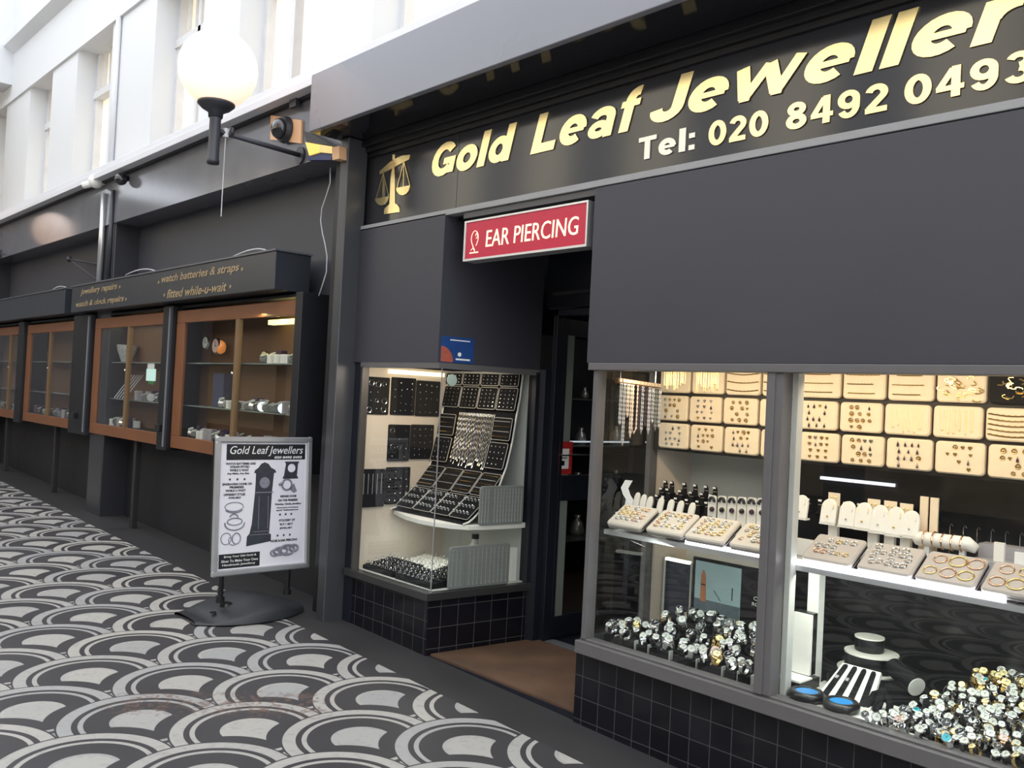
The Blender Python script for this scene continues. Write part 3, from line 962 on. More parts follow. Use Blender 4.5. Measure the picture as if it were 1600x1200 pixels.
globe_lamp((-13.7, 2.467, 3.576), 'farther white globe lamp beyond the left edge of the photo')
t = thing('security_dome_camera', 'smoked dome security camera on a peach timber plate beside the lamp arm', 'camera', (-5.80, 3.09, 3.36))
p0, p1, p2, p3 = yP(423, 180, 3.085), yP(471, 188, 3.085), yP(470, 224, 3.085), yP(422, 218, 3.085)
MB().prism([p3, p2, p1, p0], (0, 0.014, 0)).build('timber_plate', PEACH, t)
dc = yP(445, 203, 3.07)
MB().lathe([(0.0, -0.03), (0.085, -0.03), (0.095, 0.0), (0.095, 0.012), (0, .012)], dc, (0, 1, 0), 24).build('dome_ring', MATS['dark_iron'], t)
MB().lathe([(0.078, 0.03), (0.074, 0.05), (0.062, 0.073), (0.04, 0.09), (0.0, 0.098)], dc, (0, -1, 0), 24).build('dome', SMOKE, t, smooth=True)
t = thing('floodlight', 'yellow floodlight with a peach housing at the top of the slim pier', 'floodlight', (-5.2, 3.06, 3.1))
q0, q1, q2, q3 = yP(477, 222, 3.02), yP(500, 226, 3.02), yP(499, 238, 3.02), yP(483, 243, 3.02)
MB().prism([q3, q2, q1, q0], (0, 0.03, 0)).build('lens', YELL, t)
MB().prism([yP(500, 226, 3.02), yP(520, 229, 3.02), yP(519, 240, 3.02), yP(499, 238, 3.02)][::-1], (0, 0.05, 0)).build('reflector', GOLDM, t)
MB().prism([yP(519, 230, 3.02), yP(530, 228, 3.02), yP(530, 248, 3.02), yP(519, 250, 3.02)][::-1], (0, 0.055, 0)).build('end_housing', PEACH, t)
MB().prism([yP(474, 205, 3.03), yP(484, 207, 3.03), yP(520, 228, 3.03), yP(479, 222, 3.03)][::-1], (0, 0.06, 0)).build('bracket', DARK, t)
MB().prism([yP(483, 243, 3.03), yP(499, 238, 3.03), yP(520, 241, 3.03), yP(517, 250, 3.03), yP(480, 250, 3.03)][::-1], (0, 0.045, 0)).build('blue_underside', mat('deep_blue_plastic', (0.02, 0.03, 0.12), 0.4), t)
t = thing('security_camera', 'small white security camera under the gutter above the far pier', 'camera', (-9.62, 3.0, 3.5))
wc = yP(150, 283, 3.02)
MB().sphere(wc, 0.075, 16).build('camera_ball', WHITEA, t, smooth=True)
MB().tube([wc, wc + V((0, 0.05, 0.0)), wc + V((0, 0.09, 0.02))], 0.04, 10).build('mount', WHITEA, t)
MB().tube([wc + V((-0.03, -0.04, -0.03)), wc + V((-0.09, -0.09, -0.05))], 0.035, 10).build('lens_hood', WHITEA, t)
t = thing('security_camera', 'small dark security camera under the gutter right of the white one', 'camera', (-9.2, 3.02, 3.5))
wc = yP(189, 280, 3.03)
MB().sphere(wc, 0.06, 14).build('camera_ball', SMOKE, t, smooth=True)
MB().tube([wc, wc + V((0, 0.1, 0.03))], 0.025, 8).build('mount', DARK, t)
# pipes on the far pier
for k, (px, r) in enumerate(((160, 0.03), (174, 0.022))):
    a = yP(px + 3, 300, 3.085)
    o = MB().tube([(a.x, 3.085, 2.50), (a.x, 3.085, 3.42)], r, 10).build('drain_pipe', MATS['dark_iron'] if k else SILVER, smooth=True)
    tag(o, ('bright metal pipe running up the far black pier', 'thin dark pipe beside the bright one on the far black pier')[k], 'pipe')
a = yP(179, 150, 3.27)
tag(MB().tube([(a.x, 3.27, 3.72), (a.x, 3.27, 5.45)], 0.03, 10).build('drain_pipe', WHITEWALL, smooth=True), 'white pipe running up the white upper wall pilaster', 'pipe')
a = yP(463, 165, 3.07)
tag(MB().box(a.x - 0.045, a.x + 0.045, 3.04, 3.07, 3.49, 3.545).build('conduit', MATS['dark_iron']), 'dark conduit dropping to the dome camera', 'conduit')
# hanging white cable beside the slim pier
cp = [yP(px, py, 3.13) for px, py in ((516, 262), (516, 285), (510, 305), (503, 325), (501, 345), (504, 365), (508, 382), (511, 400), (510, 425), (504, 445), (498, 462))]
tag(MB().tube(cp, 0.004, 6).build('hanging_cable', CABLEW, smooth=True), 'loose white cable hanging down beside the slim pier', 'cable')

# ================================================================== WALL CABINETS OF THE NEIGHBOURING SHOP
CF, CB = 3.10, 3.345
CZ0, CZ1 = 0.97, 2.185


def cabinet(x0, x1, label, mid, lit=False):
    t = thing('wall_cabinet', label, 'cabinet', ((x0 + x1) / 2, CB, CZ0), 'wall display cabinets of the neighbouring shop')
    bb = MB().box(x0, x1, CB - 0.02, CB, CZ0, CZ1)
    bb.build('back_panel', WOODD, t)
    MB().box(x0 - 0.012, x0 + 0.012, CF + 0.02, CB, CZ0, CZ1).build('side_panel', DARK, t)
    MB().box(x1 - 0.012, x1 + 0.012, CF + 0.02, CB, CZ0, CZ1).build('side_panel', DARK, t)
    MB().box(x0, x1, CF + 0.02, CB, CZ0, CZ0 + 0.100).build('floor_board', DARK, t)
    MB().box(x0, x1, CF + 0.02, CB, CZ1 - 0.02, CZ1).build('top_board', DARK, t)
    f = MB()
    f.box(x0, x1, CF, CF + 0.03, CZ0, CZ0 + 0.105).box(x0, x1, CF, CF + 0.03, CZ1 - 0.15, CZ1 - 0.045)
    f.box(x0, x0 + 0.16, CF, CF + 0.03, CZ0 + .105, CZ1 - 0.15).box(x1 - 0.05, x1, CF, CF + 0.03, CZ0 + .105, CZ1 - 0.15)
    f.build('face_frame', WOOD, t, bevel=0.004)
    a, b, m = x0 + 0.16, x1 - 0.05, mid
    s = MB().box(m - 0.035, m + 0.02, CF - 0.004, CF + 0.03, CZ0 + .105, CZ1 - .15)
    s.build('door_stile', mat('tan_door_stile', (0.19, 0.115, 0.055), 0.45), t)
    for l, r_ in ((a, m - .035), (m + .02, b)):
        d = MB().quad((l, CF + .012, CZ0 + .105), (r_, CF + .012, CZ0 + .105), (r_, CF + .012, CZ1 - .15), (l, CF + .012, CZ1 - .15)).build('glass_door', CABGLASS, t)
        if l == a:
            MB().sphere((r_ - 0.03, CF + 0.005, 1.62), 0.012, 8).build('door_knob', STEEL, d)
    for z in (1.34, 1.70):
        MB().box(x0 + .012, x1 - .012, CF + .06, CB - .02, z - 0.008, z).build('glass_shelf', mat('greenish_glass_shelf', (0.25, 0.30, 0.27), 0.15), t)
    if lit:
        MB().box(x0 + (x1 - x0) * .68, x1 - .06, CF + .12, CF + .17, CZ1 - 0.19, CZ1 - 0.155).build('lamp_tube', FLU, t)
    return t


cabinet(-7.62, -5.555, 'orange wood wall cabinet with a lit yellow tube, nearest to the poster stand', -6.46, True)
cabinet(-9.70, -7.86, 'orange wood wall cabinet with a pale green price card, second from the slim pier', -8.73)
cabinet(-12.16, -10.32, 'orange wood wall cabinet just left of the far black pier', -11.2)
cabinet(-14.3, -12.46, 'orange wood wall cabinet cut off by the left edge of the photo', -12.9)
# shutter guides between the cabinets
SG = ['black shutter post at the right end of the nearest wall cabinet', 'black shutter post between the two nearest wall cabinets',
      'wide black shutter post in front of the far black pier', 'black shutter post between the two leftmost wall cabinets']
for k, (a, b) in enumerate(((-5.54, -5.45), (-7.84, -7.64), (-10.28, -9.74), (-12.43, -12.2))):
    t = thing('shutter_post', SG[k], 'post', ((a + b) / 2, CF, CZ0 - 0.03))
    m = MB().box(a, b, CF - 0.035, CB - 0.03, CZ0 - 0.03, CZ1)
    m.build('post', DARK, t, bevel=0.004)
    if k in (1, 2):
        MB().box(b - 0.05, b - 0.03, CF - 0.045, CF - 0.036, CZ0, CZ1 - 0.02).build('metal_edge', mat('bright_shutter_edge', (0.30, 0.32, 0.36), 0.3, 0.5), t)
    if k in (0, 1, 2):
        MB().box((a + b) / 2 - .05, (a + b) / 2 + .02, CF - 0.075, CF - 0.036, CZ0 + .13, CZ0 + .19).build('padlock', BLKPLA, t, bevel=0.005)
# legs below
for k, px in enumerate((207, 83, 8)):
    py = (826, 770, 737)[k]
    x = yP(px, py, 3.19).x
    tag(MB().box(x - 0.03, x + 0.03, 3.17, 3.22, zf(x), CZ0 - 0.002).build('cabinet_post', mat('brown_black_post', (0.022, 0.020, 0.020), 0.5), bevel=0.004),
        ('slim dark post under the second wall cabinet, nearest the scallop border', 'slim dark post under the third wall cabinet', 'slim dark post at the far left under the wall cabinets')[k], 'post')

# sign boxes over the cabinets
SB = mat('dark_slate_sign_box', (0.030, 0.034, 0.042), 0.32, vary=0.15)
t = thing('cabinet_sign_box', 'slate sign box reading watch batteries and straps over the two nearest cabinets', 'sign', (-7.9, 3.1, 2.2))
MB().box(-10.12, -5.70, 2.98, 3.26, 2.205, 2.475).build('box', SB, t, bevel=0.006)
MB().box(-10.13, -5.69, 2.972, 3.265, 2.475, 2.488).build('lid_edge', mat('slate_lid_edge', (0.10, 0.105, 0.12), 0.35), t)
for s_, x_, z_, w_, h_, dots in (('watch batteries & straps', -7.70, 2.352, 1.46, .083, ((-7.76, 2.38), (-6.19, 2.38))), ('fitted while-u-wait', -7.56, 2.232, 1.13, .074, ((-7.62, 2.262), (-6.37, 2.262))),
                                 ('jewellery repairs', -9.82, 2.362, 1.05, .08, ((-8.70, 2.395),)), ('watch & clock repairs', -9.95, 2.240, 1.38, .074, ((-8.52, 2.27),))):
    tx = text(MB(), s_, (x_, 2.979, z_), X_, Z_, w_, h_, bold=0.014, shear=0.25, depth=0.003)
    for xx, zz in dots:
        MB().lathe([(0, 0), (0.014, 0), (0.014, 0.003), (0, 0.003)], (xx, 2.979, zz), (0, -1, 0), 10).build('sign_dot', GOLDD, t)
    tx.build('sign_letters', GOLDD, t)
t = thing('cabinet_sign_box', 'slate sign box without lettering at the left edge of the photo', 'sign', (-13, 3.1, 2.2))
MB().box(-16, -10.36, 2.98, 3.26, 2.205, 2.475).build('box', SB, t, bevel=0.006)
MB().box(-16, -10.35, 2.972, 3.265, 2.475, 2.488).build('lid_edge', MATS['slate_lid_edge'], t)
# things seen above the sign boxes
AR = ['thin pale wire arch on top of the near sign box at its right end', 'low pale wire arch on top of the near sign box beside the lettering', 'pale wire arch at the right end of the far sign box']
for k, (pa, pm, pb) in enumerate((((345, 412), (395, 390), (424, 398)), ((192, 432), (222, 421), (245, 425)), ((78, 457), (92, 448), (106, 451)))):
    A, Bm, C_ = (yP(*q, 3.24) for q in (pa, pm, pb))
    pts = []
    for i in range(13):
        u = i / 12
        p = A * (1 - u) ** 2 + (Bm * 2 - (A + C_) / 2) * 2 * u * (1 - u) + C_ * u * u
        pts.append((p.x, 3.24, max(p.z, 2.495) if 0 < i < 12 else 2.491))
    tag(MB().tube(pts, 0.007, 6).build('wire_arch', CABLEW, smooth=True), AR[k], 'wire arch')
t = thing('wall_bracket', 'small rusty wall bracket with a stay, left of the far black pier', 'bracket', (-10.5, 3.3, 2.7))
a, b, d_ = yP(108, 405, 3.2), yP(158, 414, 3.34), yP(150, 436, 3.34)
MB().tube([a, b], 0.012, 6).build('bracket_arm', MATS['dark_iron'], t)
MB().tube([a, d_], 0.008, 6).build('bracket_stay', MATS['dark_iron'], t)
MB().sphere(a, 0.035, 10).build('bracket_end', MATS['dark_iron'], t, smooth=True)

# contents of the cabinets ------------------------------------------------
CY = 3.225


def small_clock(label, x, z, r, m=DIALW):
    t = thing('clock', label, 'clock', (x, CY + .03, z))
    MB().lathe([(0, 0), (r, 0), (r * 1.05, 0.012), (r, 0.024), (0, 0.024)], (x, CY + .03, z + r), (0, -1, 0), 20).build('clock_case', STEEL, t, smooth=False)
    MB().lathe([(0, 0.0245), (r * .86, 0.0245), (r * .86, 0.026), (0, 0.026)], (x, CY + .03, z + r), (0, -1, 0), 20).build('dial', m, t)
    MB().obox((x, CY + 0.003, z + r * 1.25), (0.003, 0, 0), (0, 0.001, 0), (0, 0, r * .35)).obox((x + r * .2, CY + 0.003, z + r), (r * .25, 0, 0), (0, .001, 0), (0, 0, .003)).build('hands', INK, t)
    return t


small_clock('round white clock high on the left in the nearest wall cabinet', -7.33, 1.70 + .12, 0.055)
small_clock('round cream clock beside the white one in the nearest wall cabinet', -7.13, 1.70 + .08, 0.065, DIALP)
small_clock('round yellow-green clock on the top shelf under the yellow tube', -6.28, 1.70, 0.05, DIALC)
oc = MB()
oc.tube([(-6.98 + 0.05 * math.sin(a * 1.3), CY - .02, 1.80 + 0.035 * a) for a in [q * 0.3 for q in range(9)]], [0.03, 0.034, 0.034, 0.03, 0.028, 0.024, 0.02, 0.014, 0.006], 8)
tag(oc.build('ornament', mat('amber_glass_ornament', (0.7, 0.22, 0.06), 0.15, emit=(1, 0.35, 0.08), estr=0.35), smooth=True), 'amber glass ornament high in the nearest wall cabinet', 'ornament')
mb = MB()
mb.box(-7.12, -6.92, CY, CY + .08, 1.342, 1.62)
tag(mb.build('carton', mat('slate_blue_carton', (0.05, 0.06, 0.12), 0.5)), 'slate blue carton on the middle shelf of the nearest wall cabinet', 'carton')
t = thing('price_card', 'glowing pale green price card in the second wall cabinet', 'card', (-8.3, CY - .05, 1.5))
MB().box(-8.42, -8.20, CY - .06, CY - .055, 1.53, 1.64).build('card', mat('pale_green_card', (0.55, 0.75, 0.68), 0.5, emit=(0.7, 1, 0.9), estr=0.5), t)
MB().box(-8.40, -8.24, CY - .06, CY - .055, 1.64, 1.70).build('upper_card', PAPER, t)
MB().box(-8.36, -8.23, CY - .06, CY - .053, 1.50, 1.53).build('green_strip', GREENP, t)
t = thing('glass_bowl', 'sparkling cut glass bowl on the top shelf of the second wall cabinet', 'bowl', (-9.1, CY, 1.7))
MB().lathe([(0.03, 0), (0.05, 0.005), (0.065, 0.05), (0.092, 0.12), (0.10, 0.17), (0.095, 0.17), (0.08, 0.10), (0.05, 0.045), (0, 0.02)], (-9.1, CY - .005, 1.701), (0, 0, 1), 14).build('bowl', mat('cut_crystal', (0.7, 0.7, 0.66), 0.08, 0.6, vary=0.5, vscale=60, bump=0.6), t)
gp = MB()
gp.box(-8.10, -8.07, CY - .03, CY, 1.71, 2.0)
tag(gp.build('gold_ornament', GOLDM), 'thin golden ornament on the top shelf of the second wall cabinet', 'ornament')
t = thing('wire_rack', 'white wire easel leaning on the middle shelf of the second wall cabinet', 'rack', (-9.0, CY, 1.34))
for k in range(5):
    MB().tube([(-9.16 + k * .07, CY - .08, 1.345), (-9.08 + k * .07, CY + .05, 1.58)], 0.005, 5).build('wire', CABLEW, t)
# rows of small goods on the cabinet shelves
GB = []
for nm, w, h, m in (('gift_box', .06, .065, WHITEL), ('gift_box', .05, .09, PADEDGE), ('watch_cushion', .045, .075, STEEL), ('watch_cushion', .05, .06, GREYG), ('gift_box', .06, .10, mat('plum_box', (0.06, 0.03, 0.06), 0.5))):
    o = thing(nm, 'x', 'box' if 'box' in nm else 'watch', (0, 0, 0))
    if 'box' in nm:
        MB().rslab((-w / 2, -0.03, 0), X_, Y_, w, .06, .006, h * .7, 2).build('box', m, o)
        MB().rslab((-w / 2 - .001, -0.031, h * .7), X_, Y_, w + .002, .062, .006, h * .3, 2, .004).build('lid', m, o)
    else:
        MB().lathe([(0, -w / 2), (h / 2, -w / 2), (h / 2, w / 2), (0, w / 2)], (0, 0, h / 2), X_, 10).build('strap', m, o)
        MB().lathe([(0, 0), (.024, 0), (.024, .006), (0, .006)], (0, -h * .3, h * .95), (0, -.5, 1), 12).build('dial', DIALW, o)
    GB.append(o)
first = set()
ROWS = [(-7.40, -6.55, CZ0 + .101, 22, "nearest cabinet's floor, left of its stile"), (-6.40, -5.65, CZ0 + .101, 18, "nearest cabinet's floor, right of its stile"),
        (-6.40, -5.65, 1.341, 20, "nearest cabinet's middle shelf, right side"), (-6.86, -6.54, 1.341, 5, "nearest cabinet's middle shelf, left side"),
        (-6.2, -5.66, 1.701, 10, "nearest cabinet's top shelf"), (-9.5, -8.80, CZ0 + .101, 14, "second cabinet's floor"), (-8.66, -7.95, 1.341, 9, "second cabinet's middle shelf"),
        (-11.9, -10.5, CZ0 + .101, 16, "third cabinet's floor"), (-14.0, -12.6, CZ0 + .101, 10, "leftmost cabinet's floor")]
KN = {0: 'white gift box', 1: 'grey gift box', 2: 'steel watch on a cushion', 3: 'grey watch on a cushion', 4: 'plum gift box'}
for a, b, z, n, where in ROWS:
    for k in range(n):
        q = random.choice((0, 1, 2, 2, 3, 3, 4))
        x = a + (b - a) * (k + .5) / n
        y = CF + .085 + (0.06 if k % 2 else 0.0) + random.uniform(-.008, .008)
        loc, rot = (x, y, z), (0, 0, random.uniform(-.5, .5))
        if q not in first:
            o = GB[q]
            first.add(q)
            place(o, loc, rot)
        else:
            o = dup(GB[q], loc, rot)
        o['label'] = KN[q] + ' on the ' + where
        o['group'] = KN[q] + 's on the ' + where

# ================================================================== POSTER STAND
PX = -5.395
A0 = xP(345, 682, PX); A1 = xP(490, 684, PX); A2 = xP(478, 892, PX + .03); A3 = xP(322, 903, PX + .05)
pt = thing('poster_stand', 'silver framed swing poster stand on a charcoal base in front of the nearest cabinet', 'sign stand', (PX, 2.9, zf(PX)))
bl_, br_, tl_ = V((PX + .05, A3.y, A3.z)), V((PX + .05, A2.y, A3.z)), V((PX, A0.y, A0.z))
PWd = A1.y - A0.y
PU = Y_.copy()
pv = (V((PX, 0, A0.z)) - V((PX + .05, 0, A3.z)))
PH = pv.length
PVv = pv.normalized()
PN = PU.cross(PVv)          # faces +x
PO = V((PX + .05, (A0.y + A3.y) / 2 - .005, A3.z))
PWd = ((A1.y - A0.y) + (A2.y - A3.y)) / 2


def pp(u, v, off=0.0):
    return PO + PU * (u * PWd) + PVv * (v * PH) + PN * off


MB().rslab(PO - PN * .022, PU, PVv, PWd, PH, .02, .018, 3).build('back_board', BLKPLA, pt)
fm = MB()
for o, ux, uy, w, h in ((PO, PU, PVv, PWd, .038), (PO + PVv * (PH - .038), PU, PVv, PWd, .038), (PO + PVv * .03, PU, PVv, .038, PH - .06), (PO + PU * (PWd - .038) + PVv * .03, PU, PVv, .038, PH - .06)):
    fm.rslab(o, ux, uy, w, h, .009, .022, 3, .008)
fm.build('snap_frame', SILVER, pt, smooth=False)
for cu_, cv_ in ((0, 0), (1, 0), (0, 1), (1, 1)):
    MB().sphere(pp(.028 if not cu_ else .972, .018 if not cv_ else .982, .008), .021, 10, PN, .7).build('corner_cap', SILVER, pt, smooth=True)
sh = MB().rslab(PO + PU * .034 + PVv * .034 - PN * .002, PU, PVv, PWd - .068, PH - .068, .002, .004, 1).build('poster_sheet', POSTER, pt)


def prect(mb, u0, u1, v0, v1, off=.003):
    mb.prism([pp(u0, v0, off), pp(u1, v0, off), pp(u1, v1, off), pp(u0, v1, off)], PN * .0008)


def ptext(s, u0, u1, v0, v1, m, **k):
    text(MB(), s, pp(u0, v0, k.pop('off', .003)), PU, PVv, (u1 - u0) * PWd, (v1 - v0) * PH, depth=.0008, **k).build('poster_print', m, sh)


hb = MB(); prect(hb, .115, .93, .83, .945); hb.build('headline_block', INK, sh)
ptext('Gold Leaf Jewellers', .15, .905, .855, .932, PAPER, shear=.28, off=.004)
ptext('020 8492 0493', .60, .895, .838, .856, PAPER, bold=.03, shear=.2, off=.004)
LL = [('WATCH BATTERIES AND', .11, .41, .795, .812), ('STRAPS FITTED', .155, .345, .771, .788), ('WHILE U WAIT', .15, .34, .747, .764), ('Any Make, Any Size', .125, .345, .722, .739),
      ('ENGRAVING DONE ON', .085, .375, .647, .664), ('PREMISES', .155, .295, .624, .641), ('WHILE U WAIT', .115, .315, .600, .617), ('DIFFERENT STYLES', .10, .31, .572, .589), ('AVAILABLE', .145, .265, .550, .565)]
for s, a, b, c0, d0 in LL:
    ptext(s, a, b, c0, d0, INK, bold=.04)
RL = [('REPAIRS DONE', .675, .845, .545, .562), ('ON THE PREMISES', .65, .86, .515, .532), ('Watches, Clocks, Jewellery', .615, .90, .485, .503), ('Restoration of Antiques', .64, .87, .462, .474), ('and Valuations', .635, .87, .445, .456),
      ('STOCKIST OF', .665, .835, .365, .382), ('9CT / 18CT', .675, .815, .335, .352), ('JEWELLERY', .675, .81, .305, .322), ('NOSE & EAR PIERCING', .585, .865, .215, .233)]
for s, a, b, c0, d0 in RL:
    ptext(s, a, b, c0, d0, INK, bold=.04)
stars = MB()
for u, v in ((.155, .69), (.23, .69), (.30, .69), (.675, .418), (.735, .418), (.795, .418), (.655, .262), (.72, .262), (.785, .262)):
    stars.prism([pp(u, v, .003) + (PU * math.cos(a) + PVv * math.sin(a)) * (.0105 if i % 2 == 0 else .0045) for i, a in enumerate([PI / 2 + q * PI / 5 for q in range(10)])], PN * .0008)
stars.build('printed_stars', INK, sh)
ck = MB()
ck.prism([pp(u, v, .003) for u, v in ((.335, .20), (.585, .225), (.585, .275), (.565, .285), (.57, .36), (.585, .60), (.60, .73), (.625, .735), (.61, .755), (.57, .77), (.54, .80), (.50, .812), (.465, .80), (.435, .77), (.405, .755), (.395, .735), (.415, .73), (.41, .60), (.385, .36), (.365, .29), (.34, .27))], PN * .0008)
ck.build('printed_clock', INKG, sh)
cd = MB()
cd.lathe([(0, 0), (.036, 0), (.036, .0006), (0, .0006)], pp(.505, .66, .0042), PN, 18)
cd.build('printed_clock_dial', INKM, sh)
for q in ((.415, .60, .585, .592), (.40, .575, .30, .304), (.37, .58, .278, .282), (.45, .455, .32, .56), (.545, .55, .32, .56)):
    m_ = MB(); prect(m_, *q, .0042); m_.build('printed_clock_moulding', INKM, sh)
mc = MB()
mc.prism([pp(u, v, .003) for u, v in ((.695, .685), (.86, .685), (.855, .70), (.845, .705), (.855, .80), (.865, .805), (.865, .815), (.715, .815), (.715, .805), (.725, .80), (.705, .705), (.695, .70))], PN * .0008)
mc.build('printed_mantel_clock', INKG, sh)
md = MB().lathe([(0, 0), (.028, 0), (.028, .0006), (0, .0006)], pp(.785, .765, .0042), PN, 18)
md.build('printed_dial', POSTER, sh)
wt = MB()
wt.tube([pp(.70, .66, .003), pp(.655, .64, .003)], .010, 6)
wt.prism([pp(.74, .64, .003) + (PU * math.cos(a) + PVv * math.sin(a)) * .042 for a in [q * PI / 10 for q in range(20)]], PN * .0008)
wt.prism([pp(u, v, .003) for u, v in ((.76, .61), (.815, .575), (.85, .59), (.815, .65))], PN * .0008)
wt.build('printed_watch', INKM, sh)
MB().lathe([(0, 0), (.028, 0), (.028, .0006), (0, .0006)], pp(.74, .64, .0042), PN, 18).build('printed_watch_dial', POSTER, sh)
def ell(u, v, ru, rv, r=.0035, a0=0, a1=360):
    MB().tube([pp(u, v, .003) + PU * (ru * math.cos(math.radians(a))) + PVv * (rv * math.sin(math.radians(a))) for a in range(a0, a1 + 1, 15)], r, 5).build('printed_jewellery', INKM, sh)


ell(.205, .492, .062, .028, .003); ell(.205, .48, .06, .026, .005, 200, 340)
ell(.215, .385, .05, .022, .004); ell(.215, .372, .066, .042, .005, 170, 370); ell(.205, .405, .03, .03, .005, 20, 160)
ell(.135, .265, .034, .036, .003); ell(.235, .262, .028, .034, .004); ell(.205, .25, .03, .03, .003, 120, 300)
ell(.69, .145, .05, .022, .009); ell(.76, .15, .05, .03, .010); ell(.83, .16, .03, .02, .009); ell(.63, .135, .03, .02, .006)
nb = MB(); prect(nb, .07, .475, .052, .155); nb.build('offer_block', INK, sh)
for s, a, b, c0, d0 in (('Bring Your Old Gold &', .12, .44, .125, .143), ('Silver To Make Your Own', .095, .455, .095, .113), ('Handmade Jewellery', .105, .43, .066, .084)):
    ptext(s, a, b, c0, d0, PAPER, bold=.01, off=.004)
# posts and base
for u in (.12, .80):
    q = pp(u, 0, -.012)
    m = MB().tube([V((q.x - .01, q.y, q.z + .04)), V((q.x - .012, q.y, zf(PX) + .10))], .016, 10)
    m.lathe([(0, 0), (.028, 0), (.028, .03), (0, .03)], (q.x - .012, q.y, zf(PX) + .10), Z_, 10)
    for z in (.13, .155, .18, .205):
        m.lathe([(0, 0), (.020, 0), (.020, .008), (0, .008)], (q.x - .012, q.y, zf(PX) + z), Z_, 10)
    m.build('post', BLKPLA, pt)
# base: long low moulded foot with an S-shaped upper surface
bc0 = zf(PX) + .003
by0, by1 = 2.36, 3.10


def base_pt(u, v):
    y = by0 + (by1 - by0) * u
    half = .30 * (0.42 + 0.58 * math.sin(PI * min(max(u, 0.02), .98)) ** .6)
    x = PX - .03 + half * math.cos(PI * v)
    hh = .028 + .085 * math.exp(-((u - .60) / .30) ** 2) - .02 * math.exp(-((u - .12) / .08) ** 2)
    z = bc0 + hh * math.sin(PI * v) ** .45
    return V((x, y, z))


bm = MB().grid(base_pt, 28, 16)
bm.prism([base_pt(i / 28, 0) for i in range(29)] + [base_pt(1 - i / 28, 1) for i in range(29)], (0, 0, .002))
bm.build('base', BASEPL, pt, smooth=True)
MB().lathe([(0, 0), (.045, 0), (.04, .02), (0, .022)], (PX - .01, 2.62, bc0 + .06), Z_, 14).build('post_socket', BLKPLA, pt)
MB().lathe([(0, 0), (.02, 0), (.02, .006), (0, .006)], (PX + .06, 2.50, bc0 + .045), Z_, 12).build('filler_cap', BLKPLA, pt)

# ================================================================== LEFT CORNER WINDOW
struct('wall_bay_side', MB().box(-4.905, -4.885, 3.25, 3.96, 0.39, 1.70), BEIGE, 'beige side lining of the left shop window')
struct('wall_bay_back', MB().box(-4.885, -4.10, 3.935, 3.955, 0.39, 1.70), PALEB, 'pale lining under the curved display')
struct('floor_bay', MB().prism([(-4.885, 3.25, 0.36), (-4.11, 3.25, 0.36), (-4.04, 3.93, 0.36), (-4.885, 3.93, 0.36)], (0, 0, 0.032)), PALEB)
tk = MB().box(-4.88, -4.86, 3.40, 3.86, 1.655, 1.682)
for k in range(9):
    tk.box(-4.861, -4.853, 3.42 + k * .048, 3.458 + k * .048, 1.658, 1.679)
tag(tk.build('lamp_strip', mat('warm_lamp_strip', (1, .9, .7), .5, emit=(1, 0.85, 0.55), estr=1.3)), 'glowing strip of small warm lamps at the top of the left window', 'lamp')
ant = zP(705, 593, 1.60)
tag(MB().lathe([(0, 0), (.035, 0), (.033, .006), (0, .008)], xP(706, 594, -4.062), (1, -.1, 0), 20).build('round_sticker', mat('pale_green_sticker', (.42, .5, .42), .5)), 'pale green round sticker at the top of the left window return', 'sticker')

# black pads on the side lining
SX = -4.884
hoop_proto = tag(MB().tube([(0.0, .013 * math.cos(a), .013 * math.sin(a)) for a in [q * PI / 6 for q in range(12)]], .0016, 5, closed=True).build('hoop_earring', STEEL), 'x', 'earring')
stud_proto = tag(MB().sphere((0, 0, 0), .005, 8).build('stud_earring', STEEL), 'x', 'earring')
chain_proto = tag(MB().tube([(0, 0, -.006 * k) for k in range(20)], [.0022 if k % 2 else .0012 for k in range(20)], 5).build('bracelet', SILVER), 'x', 'bracelet')
used = set()


def inst(proto, loc, rot, label, group, scale=1.0, mats=None):
    if proto.name not in used:
        used.add(proto.name)
        o = proto
    else:
        o = proto.copy()
        COL.objects.link(o)
    o.location = loc
    o.rotation_euler = rot
    o.scale = (scale,) * 3
    o['label'] = label
    o['group'] = group
    return o


